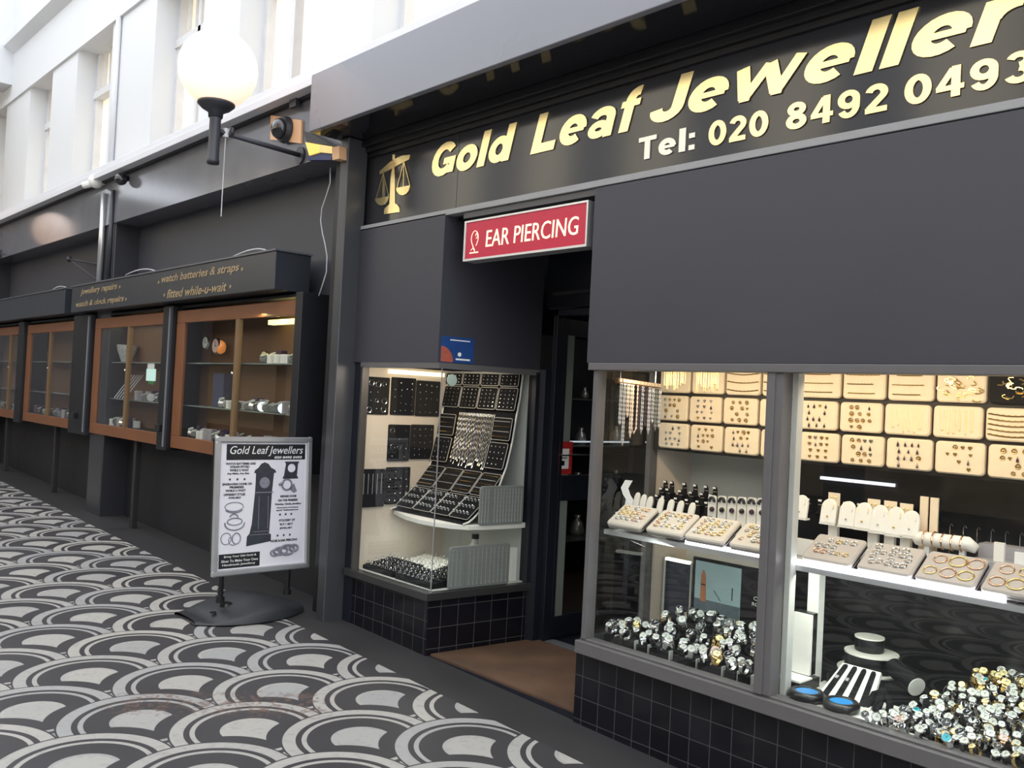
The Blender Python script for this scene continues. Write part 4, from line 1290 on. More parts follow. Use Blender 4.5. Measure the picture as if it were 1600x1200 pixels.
PADS = [((571, 588), (608, 648), 'hoops', 'upper row, nearest the street'), ((611, 589), (649, 649), 'studs', 'upper row, middle one'), ((650, 594), (687, 651), 'studs', 'upper row, nearest the curved display'),
        ((606, 663), (640, 720), 'hoops', 'middle row, nearer the street'), ((641, 663), (677, 717), 'studs', 'middle row, nearer the curved display'), ((562, 733), (601, 791), 'chains', 'lower row, nearest the street'), ((602, 730), (640, 786), 'studs', 'lower row, beside the curved display')]
for k, (p, q, what, nm) in enumerate(PADS):
    a, b = xP(*p, SX), xP(*q, SX)
    y0_, y1_, z0_, z1_ = a.y, b.y, min(a.z, b.z), max(a.z, b.z)
    y1_ = min(y1_, 3.93)
    y0_, y1_ = y0_ + .004, y1_ - .014
    t = thing('earring_pad', 'black pad on the beige lining of the left window: ' + nm, 'display pad', (SX, (y0_ + y1_) / 2, z0_), 'black pads on the beige lining')
    MB().rslab((SX + .001, y0_, z0_), Y_, Z_, y1_ - y0_, z1_ - z0_, .008, .010, 3, .002).build('pad', BLKVEL, t)
    MB().tube([(SX + .006, y0_ + .002, z1_ - .002), (SX + .006, y1_ - .002, z1_ - .002)], .0025, 5).build('pad_rim', PADEDGE, t)
    fx = SX + .014
    if what == 'chains':
        for i in range(5):
            inst(chain_proto, (fx, y0_ + (y1_ - y0_) * (i + .7) / 5.6, z1_ - .03), (0, 0, 0), 'thin silver bracelet hanging on the lowest black pad nearest the street', 'bracelets on the lower black pad', 1.15)
    else:
        nx, nz = (4, 5) if what == 'studs' else (3, 4)
        for i in range(nx):
            for j_ in range(nz):
                if random.random() < .18:
                    continue
                y = y0_ + (y1_ - y0_) * (i + .6 + random.uniform(-.12, .12)) / (nx + .3)
                z = z0_ + (z1_ - z0_) * (j_ + .6 + random.uniform(-.12, .12)) / (nz + .3)
                if what == 'hoops' and random.random() < .7:
                    inst(hoop_proto, (fx, y, z), (random.uniform(-.4, .4), 0, 0), 'silver hoop earring on the black pad, ' + nm, 'hoop earrings, ' + nm, random.uniform(.9, 1.5))
                else:
                    inst(stud_proto, (fx, y, z), (0, 0, 0), 'tiny bright stud on the black pad, ' + nm, 'studs, ' + nm, random.uniform(.7, 1.2))

# curved black display
PROF = [(3.475, .762), (3.514, .772), (3.553, .794), (3.628, .855), (3.689, .914), (3.754, .990), (3.802, 1.099), (3.842, 1.253), (3.866, 1.408), (3.891, 1.542), (3.905, 1.685)]
SXA, SXB = -4.872, -4.125
cd_ = thing('curved_display', 'curved black display sweeping up from a cream shelf in the left window', 'display stand', (-4.46, 3.9, .74))
MB().grid(lambda u, v: V((SXA + (SXB - SXA) * u, PROF[int(round(v * 10))][0], PROF[int(round(v * 10))][1])), 1, 10).build('curved_board', BLKVEL, cd_, smooth=True)
for x in (SXA, SXB):
    MB().tube([(x, y, z) for y, z in PROF], .006, 6).build('cream_edge', WHITEL, cd_)
rim = [(-4.875, 3.50), (-4.74, 3.45), (-4.6, 3.405), (-4.45, 3.385), (-4.32, 3.39), (-4.2, 3.43), (-4.11, 3.50), (-4.075, 3.60), (-4.055, 3.74), (-4.045, 3.88), (-4.045, 3.93), (-4.875, 3.93)]
MB().prism([(x, y, .728) for x, y in rim], (0, 0, .03)).build('shelf', WHITEL, cd_, bevel=.003)
PL = [0]
for (a, b), (c_, d_) in zip(PROF[:-1], PROF[1:]):
    PL.append(PL[-1] + math.hypot(c_ - a, d_ - b))


def swoop(x, s):
    s = min(max(s, 0), PL[-1] - 1e-6)
    for i in range(10):
        if PL[i + 1] >= s:
            break
    u = (s - PL[i]) / (PL[i + 1] - PL[i])
    a, b = PROF[i], PROF[i + 1]
    p = V((x, a[0] + (b[0] - a[0]) * u, a[1] + (b[1] - a[1]) * u))
    tg = V((0, b[0] - a[0], b[1] - a[1])).normalized()
    return p, tg, X_.cross(tg)


def s_of_z(z):
    for i in range(10):
        if PROF[i + 1][1] >= z:
            return PL[i] + (PL[i + 1] - PL[i]) * (z - PROF[i][1]) / (PROF[i + 1][1] - PROF[i][1])
    return PL[-1]


ring_m = MB()
ring_m.tube([(.0085 * math.cos(a), 0, .0085 * math.sin(a) + .0085) for a in [q * PI / 6 for q in range(12)]], .0012, 5, closed=True)
ring_m.lathe([(0, 0), (.003, .001), (.0035, .003), (0, .0045)], (0, 0, .0165), Z_, 8)
ring_s = tag(ring_m.build('ring', STEEL), 'x', 'ring')
pend_m = MB()
pend_m.lathe([(0, 0), (.006, 0), (.0068, .0015), (.004, .003), (0, .0034)], (0, 0, 0), Z_, 8)
pend_m.tube([(0, .007, .002), (.002, .010, .002), (0, .013, .002), (-.002, .010, .002)], .0009, 4, closed=True)
pend_s = tag(pend_m.build('pendant', STEEL), 'x', 'pendant')


def swoop_tray(x0, w, z0, z1, label, what, nx, ny, group, inset=.004):
    s0, s1 = s_of_z(z0), s_of_z(z1)
    p0_, tg, n = swoop(x0, (s0 + s1) / 2)
    h = s1 - s0
    p0_ = p0_ - tg * (h / 2) + n * .012
    t = thing('jewellery_tray', label, 'tray', tuple(p0_), group)
    MB().rslab(p0_, X_, tg, w, h, .012, .012, 3, .003).build('tray', BLKVEL, t)
    e = MB()
    pts = []
    for cx, cy, a0 in ((w - .012, .012, -90), (w - .012, h - .012, 0), (.012, h - .012, 90), (.012, .012, 180)):
        for i in range(4):
            a = math.radians(a0 + 30 * i)
            pts.append(p0_ + X_ * (cx + .012 * math.cos(a)) + tg * (cy + .012 * math.sin(a)) + n * .011)
    e.tube(pts, .0022, 5, closed=True)
    e.build('tray_rim', mat('pale_tray_rim', (.45, .43, .40), .4), t)
    q0 = p0_ + n * .014
    eu = frame_euler(X_, tg)
    for i in range(nx):
        for j_ in range(ny):
            if random.random() < .07:
                continue
            p = q0 + X_ * (w * (i + .7) / (nx + .4)) + tg * (h * (j_ + .7) / (ny + .4))
            if what == 'pendants':
                inst(pend_s, p, eu, 'tiny silver pendant in the ' + group, 'silver pendants in the ' + group, random.uniform(.7, 1.0))
            elif what == 'rings':
                inst(ring_s, p, eu, 'small silver ring in the ' + group, 'silver rings in the ' + group, random.uniform(1.15, 1.5))
    if what == 'chains':
        for j_ in range(ny):
            m = MB().tube([q0 + X_ * (w * (.08 + .84 * i / 14)) + tg * (h * (j_ + .7) / (ny + .4)) + n * (.001 * (i % 2)) for i in range(15)], [.0022 if i % 2 else .0034 for i in range(15)], 5)
            tag(m.build('chain', SILVER if j_ % 2 else GOLDM), 'bracelet laid across a tray in the ' + group, 'bracelet', 'bracelets across the ' + group)


tw = (SXB - SXA) / 4
R4 = ['leftmost', 'second from left', 'third from left', 'rightmost']
for k in range(4):
    swoop_tray(SXA + k * tw + .006, tw - .012, 1.605, 1.684, 'black tray in the top row of the curved display, ' + R4[k], 'pendants', 4, 3, 'top tray row of the curved display')
    swoop_tray(SXA + k * tw + .006, tw - .012, 1.450, 1.592, 'black tray in the second row of the curved display, ' + R4[k], 'pendants', 4, 5, 'second tray row of the curved display')
for k in range(4):
    if k in (0, 3):
        swoop_tray(SXA + k * tw + .006, tw - .012, 1.08, 1.24, 'black tray beside the hanging necklaces, ' + ('left' if k == 0 else 'right'), 'pendants', 4, 4, 'trays beside the necklaces')
        swoop_tray(SXA + k * tw + .006, tw - .012, 1.26, 1.40, 'upper black tray beside the necklaces, ' + ('left' if k == 0 else 'right'), 'chains', 1, 4, 'upper trays beside the necklaces')
mat('pale_gold', (.72, .60, .40), .3, .8)
for k in range(24):
    x = SXA + tw + .012 + k * (2 * tw - .02) / 23
    z_lo = random.uniform(1.06, 1.12)
    pts = []
    for i in range(20):
        p, tg, n = swoop(x + .002 * math.sin(i), s_of_z(1.42 - (1.42 - z_lo) * i / 19))
        pts.append(p + n * (.012 if i % 2 else .010))
    m = MB().tube(pts, [.0020 if i % 2 else .0012 for i in range(19)] + [.005], 5)
    tag(m.build('necklace', SILVER if k % 5 else MATS['pale_gold']), 'fine necklace hanging in the row down the middle of the curved display', 'necklace', 'necklaces down the curved display')
for k in range(4):
    swoop_tray(SXA + k * tw + .006, tw - .012, .905, 1.045, 'black chain tray in the fourth row of the curved display, ' + R4[k], 'chains', 1, 5, 'fourth tray row of the curved display')
    swoop_tray(SXA + k * tw + .004, tw - .008, .775, .893, 'black ring tray along the front of the curved display, ' + R4[k], 'rings', 5, 3, 'front ring trays of the curved display')

# grey pendant boards by the return glass
for k, (pa, pb, zz, lb) in enumerate((((752, 758), (814, 823), .758, 'grey rounded board of thin chains standing on the cream shelf'), ((707, 854), (791, 919), .392, 'grey rounded board of thin chains standing on the window floor'))):
    x = -4.062
    a, b = xP(pa[0], pa[1] + 2, x), xP(pb[0], pb[1], x)
    y0_, y1_ = a.y, min(b.y, 3.88)
    h = a.z - zz
    t = thing('chain_board', lb, 'display board', (x, (y0_ + y1_) / 2, zz), 'grey chain boards')
    U = V((.099, 1, 0)).normalized()
    o0 = V((-4.080 + (y0_ - 3.222) * .099 - .028, y0_, zz))
    MB().rslab(o0, U, Z_, y1_ - y0_, h, .02, .012, 4, .003).build('board', GREYG, t)
    nn = U.cross(Z_)
    for i in range(14):
        q = o0 + U * ((y1_ - y0_) * (i + .7) / 14.6) + nn * .014
        pts = [q + Z_ * (h * (.93 - .86 * g / 15)) for g in range(16)]
        MB().tube(pts, [.0016 if g % 2 else .0026 for g in range(15)] + [.004], 5).build('chain', SILVER if i != 3 else INKM, t)
# ring trays on the window floor
for k, (x0, x1, y0_, y1_, m, lb) in enumerate(((-4.86, -4.52, 3.27, 3.50, BLKVEL, 'long black ring tray on the left window floor, left one'), (-4.50, -4.14, 3.265, 3.46, BLKVEL, 'long black ring tray on the left window floor, beside the glass corner'), (-4.84, -4.50, 3.56, 3.76, WHITEL, 'pale ring tray at the back of the left window floor'), (-4.47, -4.22, 3.50, 3.70, BLKVEL, 'black ring tray behind the glass corner tray'))):
    t = thing('ring_tray', lb, 'tray', ((x0 + x1) / 2, (y0_ + y1_) / 2, .392), 'ring trays on the left window floor')
    MB().hexa([(x0, y0_, .393), (x1, y0_, .393), (x1, y1_, .393), (x0, y1_, .393), (x0, y0_, .418), (x1, y0_, .418), (x1, y1_, .452), (x0, y1_, .452)]).build('tray', m, t, bevel=.003)
    fo = MB()
    ny = 4
    for j_ in range(ny):
        f0 = (j_ + .35) / ny
        yy = y0_ + (y1_ - y0_) * f0
        fo.tube([(x0 + .01, yy, .418 + .034 * f0 + .002), (x1 - .01, yy, .418 + .034 * f0 + .002)], .006, 6)
    fo.build('foam_rolls', m, t)
    nx, ny = 8, 4
    for i in range(nx):
        for j_ in range(ny):
            f0 = (j_ + .35) / ny
            inst(ring_s, (x0 + (x1 - x0) * (i + .6) / (nx + .2), y0_ + (y1_ - y0_) * f0, .421 + .034 * f0), (-.2, 0, random.uniform(-.3, .3)),
                 'small silver ring in the ' + lb.replace('long ', '').replace('on the left window floor, ', ''), 'rings in the ' + lb, random.uniform(1.1, 1.5))
# odds and ends under the shelf
t = thing('bottle', 'grey bottle with a dark cap under the cream shelf', 'bottle', (-4.36, 3.78, .392))
MB().lathe([(0, 0), (.045, 0), (.045, .17), (.02, .21), (.02, .23), (0, .23)], (-4.36, 3.78, .393), Z_, 16).build('body', PALEB, t, smooth=True)
MB().lathe([(0, 0), (.024, 0), (.024, .03), (0, .03)], (-4.36, 3.78, .623), Z_, 14).build('cap', BLKPLA, t)
tag(MB().box(-4.115, -4.085, 3.855, 3.895, .393, .60).build('upright_bar', WHITEA), 'short white upright by the rear jamb of the left window', 'stand')

# ================================================================== RIGHT WINDOW
struct('floor_display', MB().box(-2.93, 1.9, 3.25, 4.05, 0.34, 0.398), mat('dark_display_floor', (.030, .032, .034), .25), 'dark floor of the right shop window')
struct('ceiling_display', MB().box(-2.95, 1.9, 3.26, 4.05, 1.75, 1.78), PALEB)
struct('wall_display_back', MB().box(-2.95, 1.9, 3.762, 3.782, 1.30, 1.75), mat('black_pad_board', (.012, .010, .009), .6), 'black board carrying the cream pads')
struct('wall_display_rear', MB().box(-2.42, 1.9, 4.03, 4.05, 0.30, 1.30), mat('dark_rear_panel', (.020, .021, .024), .12), 'dark rear panel of the right window')
struct('wall_display_pale', MB().box(-2.92, -2.42, 4.03, 4.05, 0.30, 1.75), PALEB, 'pale rear panel at the left of the right window')
struct('trim_20', MB().box(-2.42, -2.39, 4.00, 4.03, 0.3, 1.30), WOOD)
struct('trim_21', MB().prism([(-2.953, 3.80, 0.40), (-2.94, 3.80, 0.40), (-2.90, 4.03, 0.40), (-2.93, 4.03, 0.40)], (0, 0, 1.3)), BEIGE, 'beige strip behind the side glass')
struct('wall_display_cloth', MB().prism([(-1.84, 3.26, .399), (-1.30, 3.26, .399), (-1.25, 3.56, .399), (-1.50, 3.62, .399), (-1.86, 3.60, .399)], (0, 0, .006)), WHITEL, 'white cloth on the window floor')
tag(MB().box(-1.915, -1.865, 3.53, 3.58, .40, .915).build('shelf_post', WHITEA), 'white square post under the shelf behind the mullion', 'post')

tA, tB = yP(1283, 746, 4.022), yP(1398, 760, 4.022)
tag(MB().box(tA.x, tB.x, 4.012, 4.028, tA.z - .008, tA.z + .006).build('reflection_streak', mat('reflected_tube_glow', (1, 1, 1), .5, emit=(.9, .93, 1), estr=1.2)), 'thin white streak imitating a tube reflection on the dark rear panel above the white busts', 'lamp')  # added glowing strip drawn for the streak of a reflected tube
# ---- cream pads in three rows
heart = MB()
heart.prism([(x * .0008, y * .0008, 0) for x, y in ((0, -9), (6, -3), (9, 2), (8, 6), (5, 8), (2, 7), (0, 4), (-2, 7), (-5, 8), (-8, 6), (-9, 2), (-6, -3))], (0, 0, .003))
heart.tube([(0, .004, .002), (.002, .008, .002), (0, .011, .002), (-.002, .008, .002)], .0009, 4, closed=True)
charm = MB()
charm.tube([(.0075 * math.cos(a), .0075 * math.sin(a), .002) for a in [q * PI / 5 for q in range(10)]], .0016, 5, closed=True)
charm.sphere((0, -.001, .003), .004, 7)
drop = MB()
drop.lathe([(0, -.012), (.004, -.009), (.0045, -.004), (.001, .004), (0, .005)], (0, 0, .003), (0, 1, 0), 8)
drop.tube([(.0, .006, .003), (.003, .010, .003), (0, .014, .003), (-.003, .010, .003)], .0008, 4, closed=True)
PEND = [tag(heart.build('pendant', GOLDM), 'x', 'pendant'), tag(charm.build('pendant', mat('antique_gold', (.42, .28, .10), .3, .9)), 'x', 'pendant'), tag(drop.build('pendant', STONE), 'x', 'pendant'), tag(heart.build('pendant', STEEL), 'x', 'pendant')]
PENDN = ['heart-shaped gold pendant', 'round gold pendant with a centre stone', 'dark stone drop pendant', 'heart-shaped silver pendant']
ROWN = ['top', 'middle', 'bottom']
PYB = 3.75


def pad_at(x, z, w, h, label, dark=False):
    t = thing('display_pad', label, 'display pad', (x + w / 2, PYB, z), 'cream pads on the black board')
    MB().rslab((x, PYB + .012, z), X_, Z_, w, h, .017, .024, 4, .006).build('pad', BLKVEL if dark else PAD, t)
    MB().rslab((x + .004, PYB + .0125, z + .004), X_, Z_, w - .008, h - .008, .015, .006, 4).build('pad_back', PADEDGE, t)
    return t


fy = PYB - .0122
feu = Matrix(((1, 0, 0), (0, 0, -1), (0, 1, 0))).to_euler()
ORD = ['leftmost', 'second', 'third', 'fourth', 'fifth', 'sixth', 'seventh', 'eighth', 'ninth', 'tenth', 'eleventh', 'twelfth']
n_items = 0
for row, (z0_, h, dx) in enumerate(((1.600, .128, -.008), (1.457, .128, -.017), (1.314, .129, -.004))):
    for k in range(10):
        x = -2.900 + .2005 * k + dx
        w = .187
        dark = (row == 0 and k == 8)
        where = '%s pad of the %s row' % (ORD[k], ROWN[row])
        content = 'pendants'
        if row == 0:
            content = ('chains_v', 'chains_v', 'bangles', 'bangles', 'strips', 'strips', 'strips', 'heap', 'bits', 'strips')[k]
        if row == 1 and k in (6, 7):
            content = 'chains_v'
        if row == 1 and k >= 8:
            content = 'bangles'
        desc = {'pendants': 'with rows of small pendants', 'chains_v': 'hung with fine chains', 'bangles': 'with curved bangles lying across', 'strips': 'with thin bracelets lying across', 'heap': 'heaped with gold chains', 'bits': 'with scattered gold pieces'}[content]
        pad_at(x, z0_, w, h, ('black' if dark else 'cream') + ' pad ' + desc + ', ' + ('%s in the %s row of the board' % (ORD[k], ROWN[row])), dark)
        if content == 'pendants':
            pat = random.choice(((4, 3, 4, 3), (3, 3, 4, 3), (4, 4, 3, 3), (3, 4, 4, 3)))
            q = random.choice((0, 1, 1, 2, 3))
            for r_, n in enumerate(pat):
                for i in range(n):
                    if random.random() < .1:
                        continue
                    qq = q if random.random() < .7 else random.choice((0, 1, 2, 3))
                    inst(PEND[qq], (x + w * (.2 + .6 * (i + .5) / n + random.uniform(-.01, .01)), fy, z0_ + h * (.83 - .22 * r_)), feu, PENDN[qq] + ' on the ' + where, PENDN[qq] + 's on the ' + where, random.uniform(.95, 1.25))
        elif content == 'chains_v':
            for i in range(9 if row == 0 else 6):
                cx = x + w * (.14 + .72 * (i + .5) / (9 if row == 0 else 6))
                ln = h * random.uniform(.5, .85)
                zt = z0_ + h * random.uniform(.86, .94)
                ww = random.uniform(.003, .007)
                pts = [(cx - ww, fy - .001, zt - ln * g / 8) for g in range(9)] + [(cx, fy - .001, zt - ln - .006)] + [(cx + ww, fy - .001, zt - ln + ln * g / 8) for g in range(9)]
                tag(MB().tube(pts, .0011, 4).build('chain', GOLDM), 'fine gold chain hanging on the ' + where, 'chain', 'fine gold chains on the ' + where)
        elif content in ('bangles', 'strips'):
            n = 3 if content == 'strips' else (3 if row == 0 else 5)
            for i in range(n):
                zz = z0_ + h * (.2 + .62 * i / max(n - 1, 1))
                sag = .008 if content == 'bangles' else .001
                xa, xb = (x + .01, x + w - .004) if content == 'bangles' else (x + w * random.uniform(.08, .2), x + w * random.uniform(.72, .9))
                pts = [(xa + (xb - xa) * g / 16, fy - .003, zz - sag * math.sin(PI * g / 16) + (.0008 if g % 2 else -.0008)) for g in range(17)]
                tag(MB().tube(pts, [.0032 if content == 'bangles' and g % 2 else .0024 for g in range(17)], 5).build('bracelet', GOLDM if (i + k) % 2 else MATS['antique_gold']), 'gold bracelet lying across the ' + where, 'bracelet', 'gold bracelets on the ' + where)
        else:
            for i in range(26 if content == 'heap' else 14):
                cx, cz = x + w * random.uniform(.12, .88), z0_ + h * random.uniform(.1, .75)
                a0 = random.uniform(0, 6)
                pts = [(cx + .016 * math.cos(a0 + g * .5) * (1 + .3 * math.sin(g)), fy - .003 - .002 * (i % 3), cz + .010 * math.sin(a0 + g * .45)) for g in range(7)]
                tag(MB().tube(pts, .0022, 5).build('chain', GOLDM), 'curl of gold chain on the ' + where, 'chain', 'curls of gold chain on the ' + where)

# ---- necklaces hanging from a bar beside the side glass
bA, bB = V((-2.83, 3.30, 1.641)), V((-2.83, 3.63, 1.628))
t = thing('necklace_bar', 'orange wooden bar of pegs hung across the top left of the right window', 'rack', (-2.83, 3.46, 1.63))
MB().obox((bA + bB) / 2, (.008, 0, 0), (bB - bA) / 2, (0, 0, .013)).build('bar', WOOD, t)
for i in range(12):
    p = bA.lerp(bB, (i + .5) / 12)
    MB().obox(p + V((.012, 0, .002)), (.005, 0, 0), (0, .009, 0), (0, 0, .008)).build('peg', PAD, t)
MB().tube([bA + V((0, .03, .01)), bA + V((0, .03, .11))], .002, 4).tube([bB + V((0, -.03, .01)), bB + V((0, -.03, .12))], .002, 4).build('hanging_wire', STEEL, t)
for i in range(12):
    p = bA.lerp(bB, (i + .5) / 12) + V((.020, 0, -.012))
    ln = (.20, .30, .16, .26, .24, .22, .24, .20, .24, .18, .22, .2)[i]
    m = (SILVER, SILVER, PEARL, PEARL, PEARL, STONE, STEEL, STONE, SILVER, STEEL, GREYG, SILVER)[i]
    wd = .006 if i != 4 else .016
    n = int(ln / .0105)
    mm = MB()
    path = [(p.x, p.y - wd + (wd * .3 if g == n - 1 else 0), p.z - g * .0105) for g in range(n)] + [(p.x, p.y, p.z - n * .0105 - .004)] + [(p.x, p.y + wd - (wd * .3 if g == n - 1 else 0), p.z - g * .0105) for g in range(n - 1, -1, -1)]
    mm.tube(path, [.0016 if g % 2 else .0052 for g in range(len(path))], 6)
    tag(mm.build('bead_necklace', m, smooth=True), ('necklace hanging from the orange bar, %s from the street side' % ORD[i]), 'necklace', 'necklaces on the orange bar')

# ---- glass shelf with sloping trays
t = thing('display_shelf', 'long white-edged glass shelf across the right window', 'shelf', (-1.5, 3.5, .905))
MB().box(-2.86, 1.9, 3.345, 3.74, .905, .915).build('shelf_plate', mat('pale_glass_shelf', (.42, .45, .43), .2), t)
MB().box(-2.86, 1.9, 3.338, 3.346, .903, .917).build('front_edge', WHITEA, t)
tag(MB().box(-1.868, -1.075, 3.292, 3.312, .924, .943).build('led_tube', LED), 'bright white light tube along the shelf front, right of the mullion', 'lamp')
tag(MB().box(-2.40, -1.96, 3.318, 3.334, .924, .936).build('led_tube', LED), 'white light tube along the shelf front, left of the mullion', 'lamp')
for a, b in ((-2.86, -1.95), (-1.87, -.6)):
    tag(MB().box(a, b, 3.296, 3.345, .900, .922).build('shelf_rail', SILVER), 'silver rail under the trays ' + ('left of the mullion' if a < -2 else 'right of the mullion'), 'rail')
bang = MB().tube([(.028 * math.cos(a), .028 * math.sin(a), .003) for a in [q * PI / 10 for q in range(20)]], .0028, 6, closed=True)
BANG = [tag(bang.build('bangle', GOLDM, smooth=True), 'x', 'bangle'), tag(bang.build('bangle', ROSE, smooth=True), 'x', 'bangle')]
TR = [(-2.850, 'ring', 'first'), (-2.613, 'ring', 'second'), (-2.396, 'ring', 'third'), (-2.164, 'ring', 'fourth'), (-1.826, 'ring', 'first right of the mullion'), (-1.598, 'ring', 'second right of the mullion'), (-1.380, 'bangle', 'third right of the mullion'), (-1.156, 'bangle', 'fourth right of the mullion'), (-.935, 'ring', 'fifth right of the mullion')]
ring_flat = MB().tube([(.0095 * math.cos(a), .0095 * math.sin(a), .002) for a in [q * PI / 7 for q in range(14)]], .0017, 5, closed=True)
RF = [tag(ring_flat.build('ring', GOLDM), 'x', 'ring'), tag(ring_flat.build('ring', STEEL), 'x', 'ring'), tag(ring_flat.build('ring', ROSE), 'x', 'ring')]
RFN = ['gold ring', 'silver ring', 'rose gold ring']
for x, what, nm in TR:
    w, dep = .205, .165
    ty = V((0, .14, .085)).normalized()
    o0 = V((x, 3.300, .947))
    lab = 'sloping pale %s tray on the shelf front, %s' % (what, nm if 'right' in nm else nm + ' from the left')
    t = thing('sloping_tray', lab, 'tray', (x + w / 2, 3.36, .917), 'sloping trays along the shelf front')
    nn = X_.cross(ty)
    MB().rslab(o0 - nn * .012, X_, ty, w, dep, .016, .024, 4, .006).build('tray_pad', mat('pale_stone_pad', (.62, .57, .50), .8, spec=.1) if 'mullion' not in nm else mat('pale_taupe_pad', (.44, .40, .37), .8, spec=.1), t)
    MB().rslab(o0 - nn * .016, X_, ty, w, dep, .016, .012, 4).build('tray_body', PADEDGE, t)
    MB().prism([(x + .03, 3.42, .917), (x + w - .03, 3.42, .917), (x + w - .03, 3.44, 1.002), (x + .03, 3.44, 1.002)], (0, .006, 0)).build('prop', BLKPLA, t)
    eu = frame_euler(X_, ty)
    top = o0 + nn * .0125
    if what == 'ring':
        rows = 4 if 'first right' not in nm else 3
        for r_ in range(rows):
            for i in range(5):
                if random.random() < .12:
                    continue
                q = random.choice((0, 0, 1, 1, 2)) if 'second right' not in nm else 1
                p = top + X_ * (w * (.12 + .76 * (i + .5) / 5) + random.uniform(-.006, .006)) + ty * (dep * (.2 + .68 * (r_ + .5) / rows) + random.uniform(-.005, .005))
                inst(RF[q], p, eu, RFN[q] + ' in the ' + lab.replace(' on the shelf front', '').replace('sloping pale ', ''), RFN[q] + 's in the ' + lab, random.uniform(1.0, 1.4))
    else:
        for r_ in range(2):
            for i in range(3):
                q = random.choice((0, 1))
                p = top + X_ * (w * (.2 + .6 * i / 2) + (.012 if r_ else 0)) + ty * (dep * (.3 + .42 * r_))
                inst(BANG[q], p, eu, ('gold bangle', 'rose gold bangle')[q] + ' in the ' + lab.replace(' on the shelf front', '').replace('sloping pale ', ''), ('gold bangles', 'rose gold bangles')[q] + ' in the ' + lab, random.uniform(.75, 1.1))

# ---- white ring busts and necklace busts behind the trays
def bust(x, y, z, w, h, label, group, pend=None):
    t = thing('white_bust', label, 'display bust', (x, y, z), group)
    pts = [(x - w / 2, y, z), (x + w / 2, y, z), (x + w / 2, y, z + h * .62)] + [(x + w / 2 * math.cos(a), y, z + h * .62 + h * .38 * math.sin(a)) for a in [PI * q / 8 for q in range(1, 8)]] + [(x - w / 2, y, z + h * .62)]
    lean = .02
    pts = [V((px_, py_ + lean * (pz_ - z) / h, pz_)) for px_, py_, pz_ in pts]
    MB().prism(pts, (0, .014, 0)).build('front', WHITEL, t, bevel=.003)
    MB().box(x - w / 2, x + w / 2, y, y + .035, z - .008, z).build('foot', WHITEL, t)
    if pend is not None:
        MB().tube([V((x + w * .32 * math.cos(a), y - .002 + lean * .7, z + h * .80 + h * .5 * math.sin(a))) for a in [PI + PI * q / 10 for q in range(11)]], .0012, 4).build('fine_chain', pend, t)
        MB().sphere((x, y - .003 + lean * .3, z + h * .27), .005, 8).build('pendant', pend, t)
    return t


for k, (px, py0, py1) in enumerate(((1249, 778, 809), (1293, 784, 817), (1322, 788, 822), (1347, 790, 826), (1372, 794, 831), (1397, 797, 836), (1421, 803, 838))):
    a, b = yP(px, py0, 3.56), yP(px, py1, 3.56)
    bust(a.x, 3.56, max(b.z, .926), .068, a.z - b.z + .012, 'white necklace bust on the shelf, %s right of the mullion' % ORD[k].replace('leftmost', 'first'), 'white necklace busts right of the mullion', (STEEL, GOLDM)[k % 2])
for k, (px, py0, py1) in enumerate(((992, 772, 800), (1002, 775, 800), (1012, 778, 801), (1029, 780, 802), (1045, 783, 803), (1060, 785, 806), (1078, 788, 809))):
    a, b = yP(px, py0, 3.56), yP(px, py1, 3.56)
    bust(a.x, 3.56, max(b.z, .926), .034, a.z - b.z + .008, 'small white ring stand on the shelf, %s left of the mullion' % (ORD[k] + (' from the left' if k else '')), 'small white ring stands left of the mullion')
for k, (px, pt_, pb_) in enumerate(((1303, 770, 783), (1365, 780, 796), (1391, 783, 800), (1416, 787, 804))):
    a, b = yP(px, pt_, 3.60), yP(px, pb_, 3.60)
    t = thing('earring_card', 'cream earring card standing above the white busts, %s from the mullion' % ORD[k].replace('leftmost', 'first'), 'card', (a.x, 3.60, b.z), 'cream earring cards above the busts')
    MB().box(a.x - .026, a.x + .026, 3.603, 3.606, b.z - .02, a.z).build('card', PAD, t)
    MB().box(a.x - .02, a.x + .02, 3.603, 3.625, .917, b.z - .02).build('card_stand', WHITEL, t)
    for q in (-1, 1):
        MB().sphere((a.x + q * .009, 3.601, (a.z + b.z) / 2), .004, 7).build('earring', GOLDM, t)
# risers the busts stand on
for a, b, z in ((-2.80, -2.47, .957), (-2.02, -1.45, .985)):
    tag(MB().box(a, b, 3.555, 3.60, .917, z).build('riser', WHITEA), 'low white riser carrying the busts ' + ('left' if a < -2.4 else 'right') + ' of the mullion', 'riser')
# black velvet finger stands with white tickets
cn = thing('ring_cone', 'x', 'ring stand', (0, 0, 0))
MB().lathe([(0, 0), (.021, 0), (.021, .006), (.013, .012), (.011, .05), (.007, .064), (0, .068)], (0, 0, 0), Z_, 12).build('cone', BLKVEL, cn, smooth=True)
MB().obox((0, -.010, .060), (.008, 0, 0), (0, .001, .0), (0, 0, .004)).build('price_ticket', PAPER, cn)
MB().lathe([(.0115, 0), (.0135, .001), (.0115, .003)], (0, 0, .040), Z_, 10).build('ring', STEEL, cn)
k = 0
for r_, (y, z) in enumerate(((3.70, 1.085), (3.66, 1.052), (3.62, 1.018))):
    for i in range(6):
        px = (1050, 1070, 1087, 1104, 1118, 1040)[i] - r_ * 6
        p = yP(px, 760, y)
        loc = (p.x, y, z)
        lb = 'black velvet ring cone with a white ticket, %s row of the stepped group' % ('back', 'middle', 'front')[r_]
        if k == 0:
            place(cn, loc); o = cn
        else:
            o = dup(cn, loc)
        o['label'] = lb; o['group'] = 'black ring cones, %s row' % ('back', 'middle', 'front')[r_]
        k += 1
